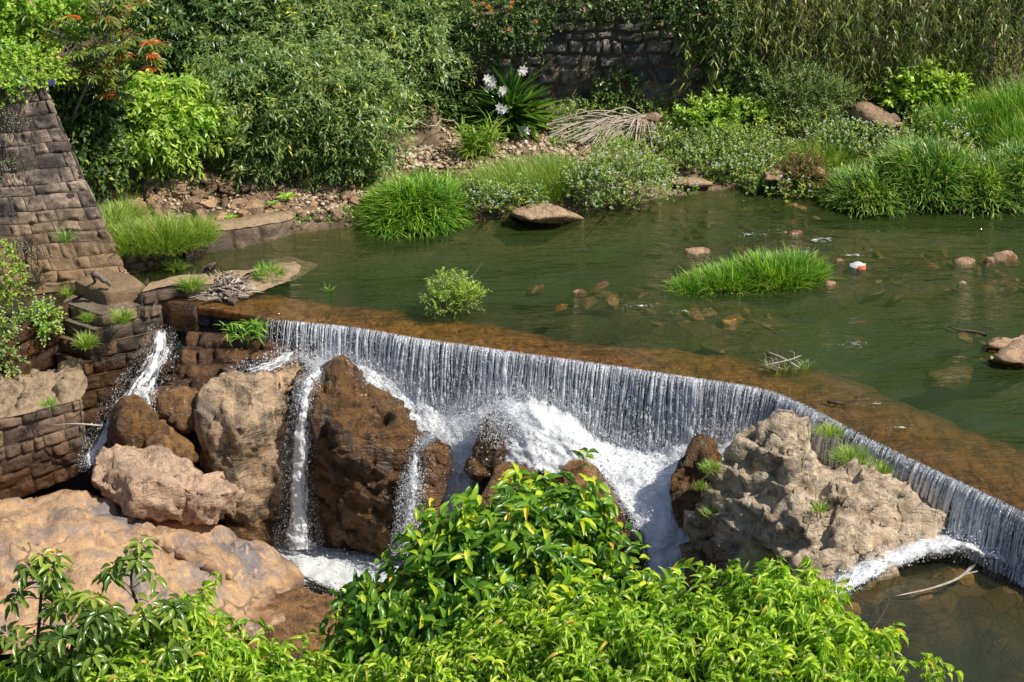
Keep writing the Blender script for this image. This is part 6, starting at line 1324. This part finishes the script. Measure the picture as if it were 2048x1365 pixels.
# broad small plants among the bank stones
for n_, (px, py, s_, lab) in enumerate([(573, 398, .16, 'bright rosette plant among the bank stones, the largest of three'), (462, 440, .12, 'small rosette plant just above the curved kerb'), (545, 410, .10, 'small rosette plant left of the largest rosette')]):
    mb = MB(); c = P(px, py, .35); c = P(px, py, float(ground_h(c[0], c[1])[0])+.12); n = 16; a = np.arange(n)*2.4; d = np.stack([np.cos(a), np.sin(a), .5+.5*NP.random(n)], -1); leaves(mb, np.repeat(c[None], n, 0), d, np.tile([0, 0, 1.], (n, 1)), s_*1.2*(.7+.5*NP.random(n)), s_*.28, T_LEAF, .4+.4*NP.random(n)); tag(mb.build('rosette_plant', M['lf_light']), lab, 'plant')
# ================================================================== lily clump
ly = empty('lily_clump', base_of(1020, 30.9), 'big dark green strap leaved lily clump with white flowers', 'plant')
mb = MB(); c0 = base_of(1020, 30.75); n = 330; th = NP.random(n)*6.283; q = NP.random(n)**.6
b = c0+np.stack([.28*q*np.cos(th), .25*q*np.sin(th), .08+.55*(1-q)*NP.random(n)], -1); elv = 1.35-1.45*q+.2*NP.normal(size=n)
d = np.stack([np.cos(th)*np.cos(elv), np.sin(th)*np.cos(elv), np.sin(elv)], -1); r = np.clip(.35+.2*NP.normal(size=n), 0, .78); low = (elv < .15) & (NP.random(n) < .4); r[low] = .85+.15*NP.random(low.sum())
STRAP = (np.array([[0, .25, 0], [0, 0, -.01], [0, -.25, 0], [.3, .45, -.01], [.3, 0, -.04], [.3, -.45, -.01], [.6, .5, -.08], [.6, 0, -.11], [.6, -.5, -.08], [.85, .35, -.22], [.85, 0, -.24], [.85, -.35, -.22], [.97, 0, -.36]]), np.array([[0, 3, 4, 1], [1, 4, 5, 2], [3, 6, 7, 4], [4, 7, 8, 5], [6, 9, 10, 7], [7, 10, 11, 8], [9, 12, 12, 10], [10, 12, 12, 11]]))
STRAP = (STRAP[0], STRAP[1][:6]); 
V0 = STRAP[0].copy(); V0[9:12, 0] = [.95, 1.0, .95]; V0[9:12, 1] = [.18, 0, -.18]; STRAP = (V0, STRAP[1])
leaves(mb, b, d, np.tile([0, 0, 1.], (n, 1)), .72*(.7+.4*NP.random(n)), .075, STRAP, r); mb.build('leaves', M['lf_lily'], ly)
for n_, (px, py) in enumerate([(1043, 143), (985, 168), (1004, 182), (1006, 218), (1048, 262), (978, 160)]):
    F = MB(); c = Q(px, py, 30.15 if py > 200 else 30.4)
    for _ in range(4): flower(F, c+np.array([R.uniform(-.06, .06), R.uniform(-.05, .0), R.uniform(-.04, .04)]), .085, 6, (R.uniform(-.4, .4), -.9, .35), cup=.45)
    S_ = MB(); S_.tube(np.array([c+[0, .03, -.02], (c+c0)/2+[0, 0, .2], c0+[0, 0, .1]]), .01, 5, .5); F.build('flower', M['p_white'], ly); S_.build('flower_stalk', M['lf_light'], ly)
# ================================================================== ground cover and slope foliage added for the river's reflection
def scatter(n, poly, hz=.03):
    x0, x1, y0, y1 = poly; px = NP.uniform(x0, x1, n); py = NP.uniform(y0, y1, n)
    C = np.array([P(a, b, .2) for a, b in zip(px, py)]); 
    for _ in range(2): h = ground_h(C[:, 0], C[:, 1]); C = np.array([P(a, b, min(c, 2.)) for a, b, c in zip(px, py, h)])
    C[:, 2] = ground_h(C[:, 0], C[:, 1])+hz*NP.random(n); return C
mb = MB()
for n, poly, hz in ((9000, (1290, 2080, 225, 400), .10), (1500, (1080, 1300, 215, 300), .06), (2600, (640, 960, 340, 460), .06), (1800, (200, 640, 330, 470), .06), (1200, (820, 1000, 215, 262), .08)):
    C = scatter(n, poly, hz); m = fbm(C*.9, 3) > (-.15 if poly[0] > 1200 else .12); C = C[m]; C = C[(C[:, 1]-shoreY(C[:, 0])) > .02]
    d = unit(sph(len(C))+[0, 0, .5]); 
    for _ in range(3): leaves(mb, C+sph(len(C))*.05, unit(sph(len(C))+[0, 0, .4]), unit(sph(len(C))*.5+[0, 0, 1.]), .06*(.6+.8*NP.random(len(C))), .035, T_DIA, np.clip(.5+.22*NP.normal(size=len(C)), 0, 1))
tag(mb.build('ground_cover', M['lf_herb'], loc=np.zeros(3)), 'low weeds and herbs creeping over the far bank', 'ground cover', kind='stuff')
mb = MB(); n = 26000; x = NP.uniform(-14, 14, n); y = NP.uniform(31.2, 47, n); 
h = ground_h(x, y); keep = (h > 1.6) & ~((x > -1.2) & (x < 4.6) & (y < 32.6)); x, y, h = x[keep], y[keep], h[keep]; n = len(x)
C = np.stack([x, y, h+.1+.9*NP.random(n)*(.6+.5*fbm(np.stack([x, y, 0*x], -1)*.6, 3))*np.clip((y-31)/3, .3, 1.5)], -1)
for _ in range(2): leaves(mb, C+sph(n)*.12, unit(sph(n)+[0, -.4, -.1]), unit(sph(n)*.6+[0, -.3, 1.]), .26, .12, T_DIA, np.clip(.4+.25*NP.normal(size=n), 0, 1))
tag(mb.build('reflection_foliage', M['lf_dark'], loc=np.zeros(3)), 'dense mixed foliage added on the slope to fill gaps and darken the river reflection', 'foliage', kind='stuff')
# ================================================================== foreground trees on the near bank
FG = dict(lump=.46, lumpf=1.7, face=.55, inner=.55, wood=True)
shrub('glossy_tree', 'dark glossy leaved tree in front of the main cascade', 'tree', np.array([.15, 9.6, float(ground_h(.15, 9.6)[0])]),
      [blob(1060, 1110, 9.3, 150, 105, .42), blob(950, 1140, 9.2, 105, 85, .36), blob(1120, 1070, 9.4, 75, 65, .32), blob(1190, 1200, 9.2, 90, 70, .32), blob(840, 1235, 9.1, 110, 65, .34), blob(960, 1250, 9.0, 170, 90, .4), blob(1255, 1205, 9.2, 70, 40, .26), blob(800, 1310, 9.0, 110, 75, .34), blob(1010, 1050, 9.4, 60, 40, .22), blob(745, 1240, 9.1, 45, 35, .2)],
      1350, .16, 8, .098, .034, 'lf_gloss', T_LEAF, trunk=.07, bark='twig', per=4, droop=.5, upb=.45, spread=1.0, woodr=.0035, **FG)
shrub('lime_tree', 'lime green tree with drooping leaves and cream blossoms at the bottom centre right', 'tree', np.array([.9, 9.0, float(ground_h(.9, 9.0)[0])]),
      [blob(1520, 1270, 8.7, 130, 80, .4), blob(1370, 1290, 8.8, 110, 60, .3), blob(1620, 1310, 8.6, 100, 80, .36), blob(1300, 1330, 8.5, 220, 90, .42), blob(1080, 1330, 8.4, 170, 80, .36), blob(1500, 1370, 8.4, 260, 90, .4), blob(900, 1370, 8.3, 150, 60, .3), blob(1180, 1260, 8.6, 100, 50, .26), blob(1530, 1190, 8.8, 50, 34, .2)],
      2100, .14, 10, .075, .0175, 'lf_lime', T_CURL, trunk=.06, per=4, droop=.3, upb=1.0, spread=1.1, woodr=.003, fl=[('blossoms', 'p_cream', 110, 14, 4, .0055)], **FG)
shrub('lime_shrub', 'lime green shrub with drooping leaves along the bottom left edge', 'shrub', np.array([-1.3, 9.0, float(ground_h(-1.3, 9.0)[0])]),
      [blob(370, 1330, 8.7, 120, 62, .34), blob(560, 1405, 8.6, 140, 55, .30), blob(270, 1375, 8.5, 150, 70, .34), blob(715, 1375, 8.8, 60, 50, .26), blob(360, 1260, 8.8, 50, 35, .18), blob(480, 1420, 8.4, 250, 60, .34), blob(130, 1400, 8.4, 120, 50, .3)],
      1400, .14, 10, .075, .020, 'lf_lime', T_CURL, trunk=.045, per=4, droop=.3, upb=1.0, spread=1.1, woodr=.003, fl=[('blossoms', 'p_cream', 60, 14, 4, .0055)], **FG)
# palmate saplings
def whorl(mb, wd, c, ax, n, L, W, rnd, pet=.0):
    ax = unit(np.array(ax)); a = unit(np.cross(ax, [.3, .9, .2])); b = np.cross(ax, a); th = np.arange(n)*2*math.pi/n+R.random()*3
    d = unit(np.cos(th)[:, None]*a+np.sin(th)[:, None]*b+ax*(.15-.55*NP.random(n)[:, None])); leaves(mb, np.repeat(np.array(c)[None], n, 0)+d*.012, d, np.tile(ax, (n, 1)), L*(.8+.35*NP.random(n)), W, T_LEAF, np.clip(rnd+.12*NP.normal(size=n), 0, 1))
for n_, (pts, y, nn, lab) in enumerate([([(330, 1360), (300, 1260), (262, 1170), (282, 1085)], 8.6, 22, 'slender sapling with drooping hand shaped leaves left of the lime shrub'), ([(60, 1370), (75, 1280), (82, 1190), (85, 1110)], 8.6, 22, 'leafy sapling with hand shaped leaves at the left edge'), ([(150, 1380), (140, 1310), (170, 1240), (200, 1225)], 8.4, 34, 'low sapling crowded with hand shaped leaves between the two taller ones')]):
    top = cr([Q(a, b, y) for a, b in pts], 12); bs = np.array([top[0, 0], y+.1, float(ground_h(top[0, 0], y+.1)[0])]); e = empty('palmate_sapling', bs, lab, 'sapling', 'young saplings at lower left')
    wd = MB(); lf = MB(); wd.tube(np.vstack([cr([bs, top[0]], 4)[:-1], top]), np.concatenate([[.02]*3, np.linspace(.014, .005, 12)]), 6, .25)
    for k_ in range(nn):
        t = R.uniform(.05, 1)**.8; s_ = top[int(t*11)]; L_ = .22*(1.1-t)+.05; dr = unit([R.uniform(-1, 1), R.uniform(-1, .5), R.uniform(-.1, .6)]); e_ = s_+dr*L_
        wd.tube(np.array([s_, (s_+e_)/2+[0, 0, .015], e_]), [.003, .0025, .002], 4, .8); whorl(lf, wd, e_, unit(dr*.4+np.array([0, 0, 1.])), R.choice([5, 6, 7]), .105, .032, R.uniform(.3, .75))
    whorl(lf, wd, top[-1], [0, 0, 1], 6, .08, .026, .85); lf.build('leaves', M['lf_palm'], e); wd.build('stem', M['twig'], e)
# low undergrowth on the near bank below the trees
mb = MB(); n = 9000; x = NP.uniform(-5, 3.4, n); y = NP.uniform(9.5, 16.5, n); h = ground_h(x, y); C = np.stack([x, y, h+.25*NP.random(n)], -1)
leaves(mb, C, unit(sph(n)+[0, 0, .5]), unit(sph(n)*.6+[0, 0, 1.]), .16, .07, T_DIA, np.clip(.4+.2*NP.normal(size=n), 0, 1))
tag(mb.build('undergrowth', M['lf_dark'], loc=np.zeros(3)), 'dark undergrowth on the near bank beneath the trees', 'undergrowth', kind='stuff')
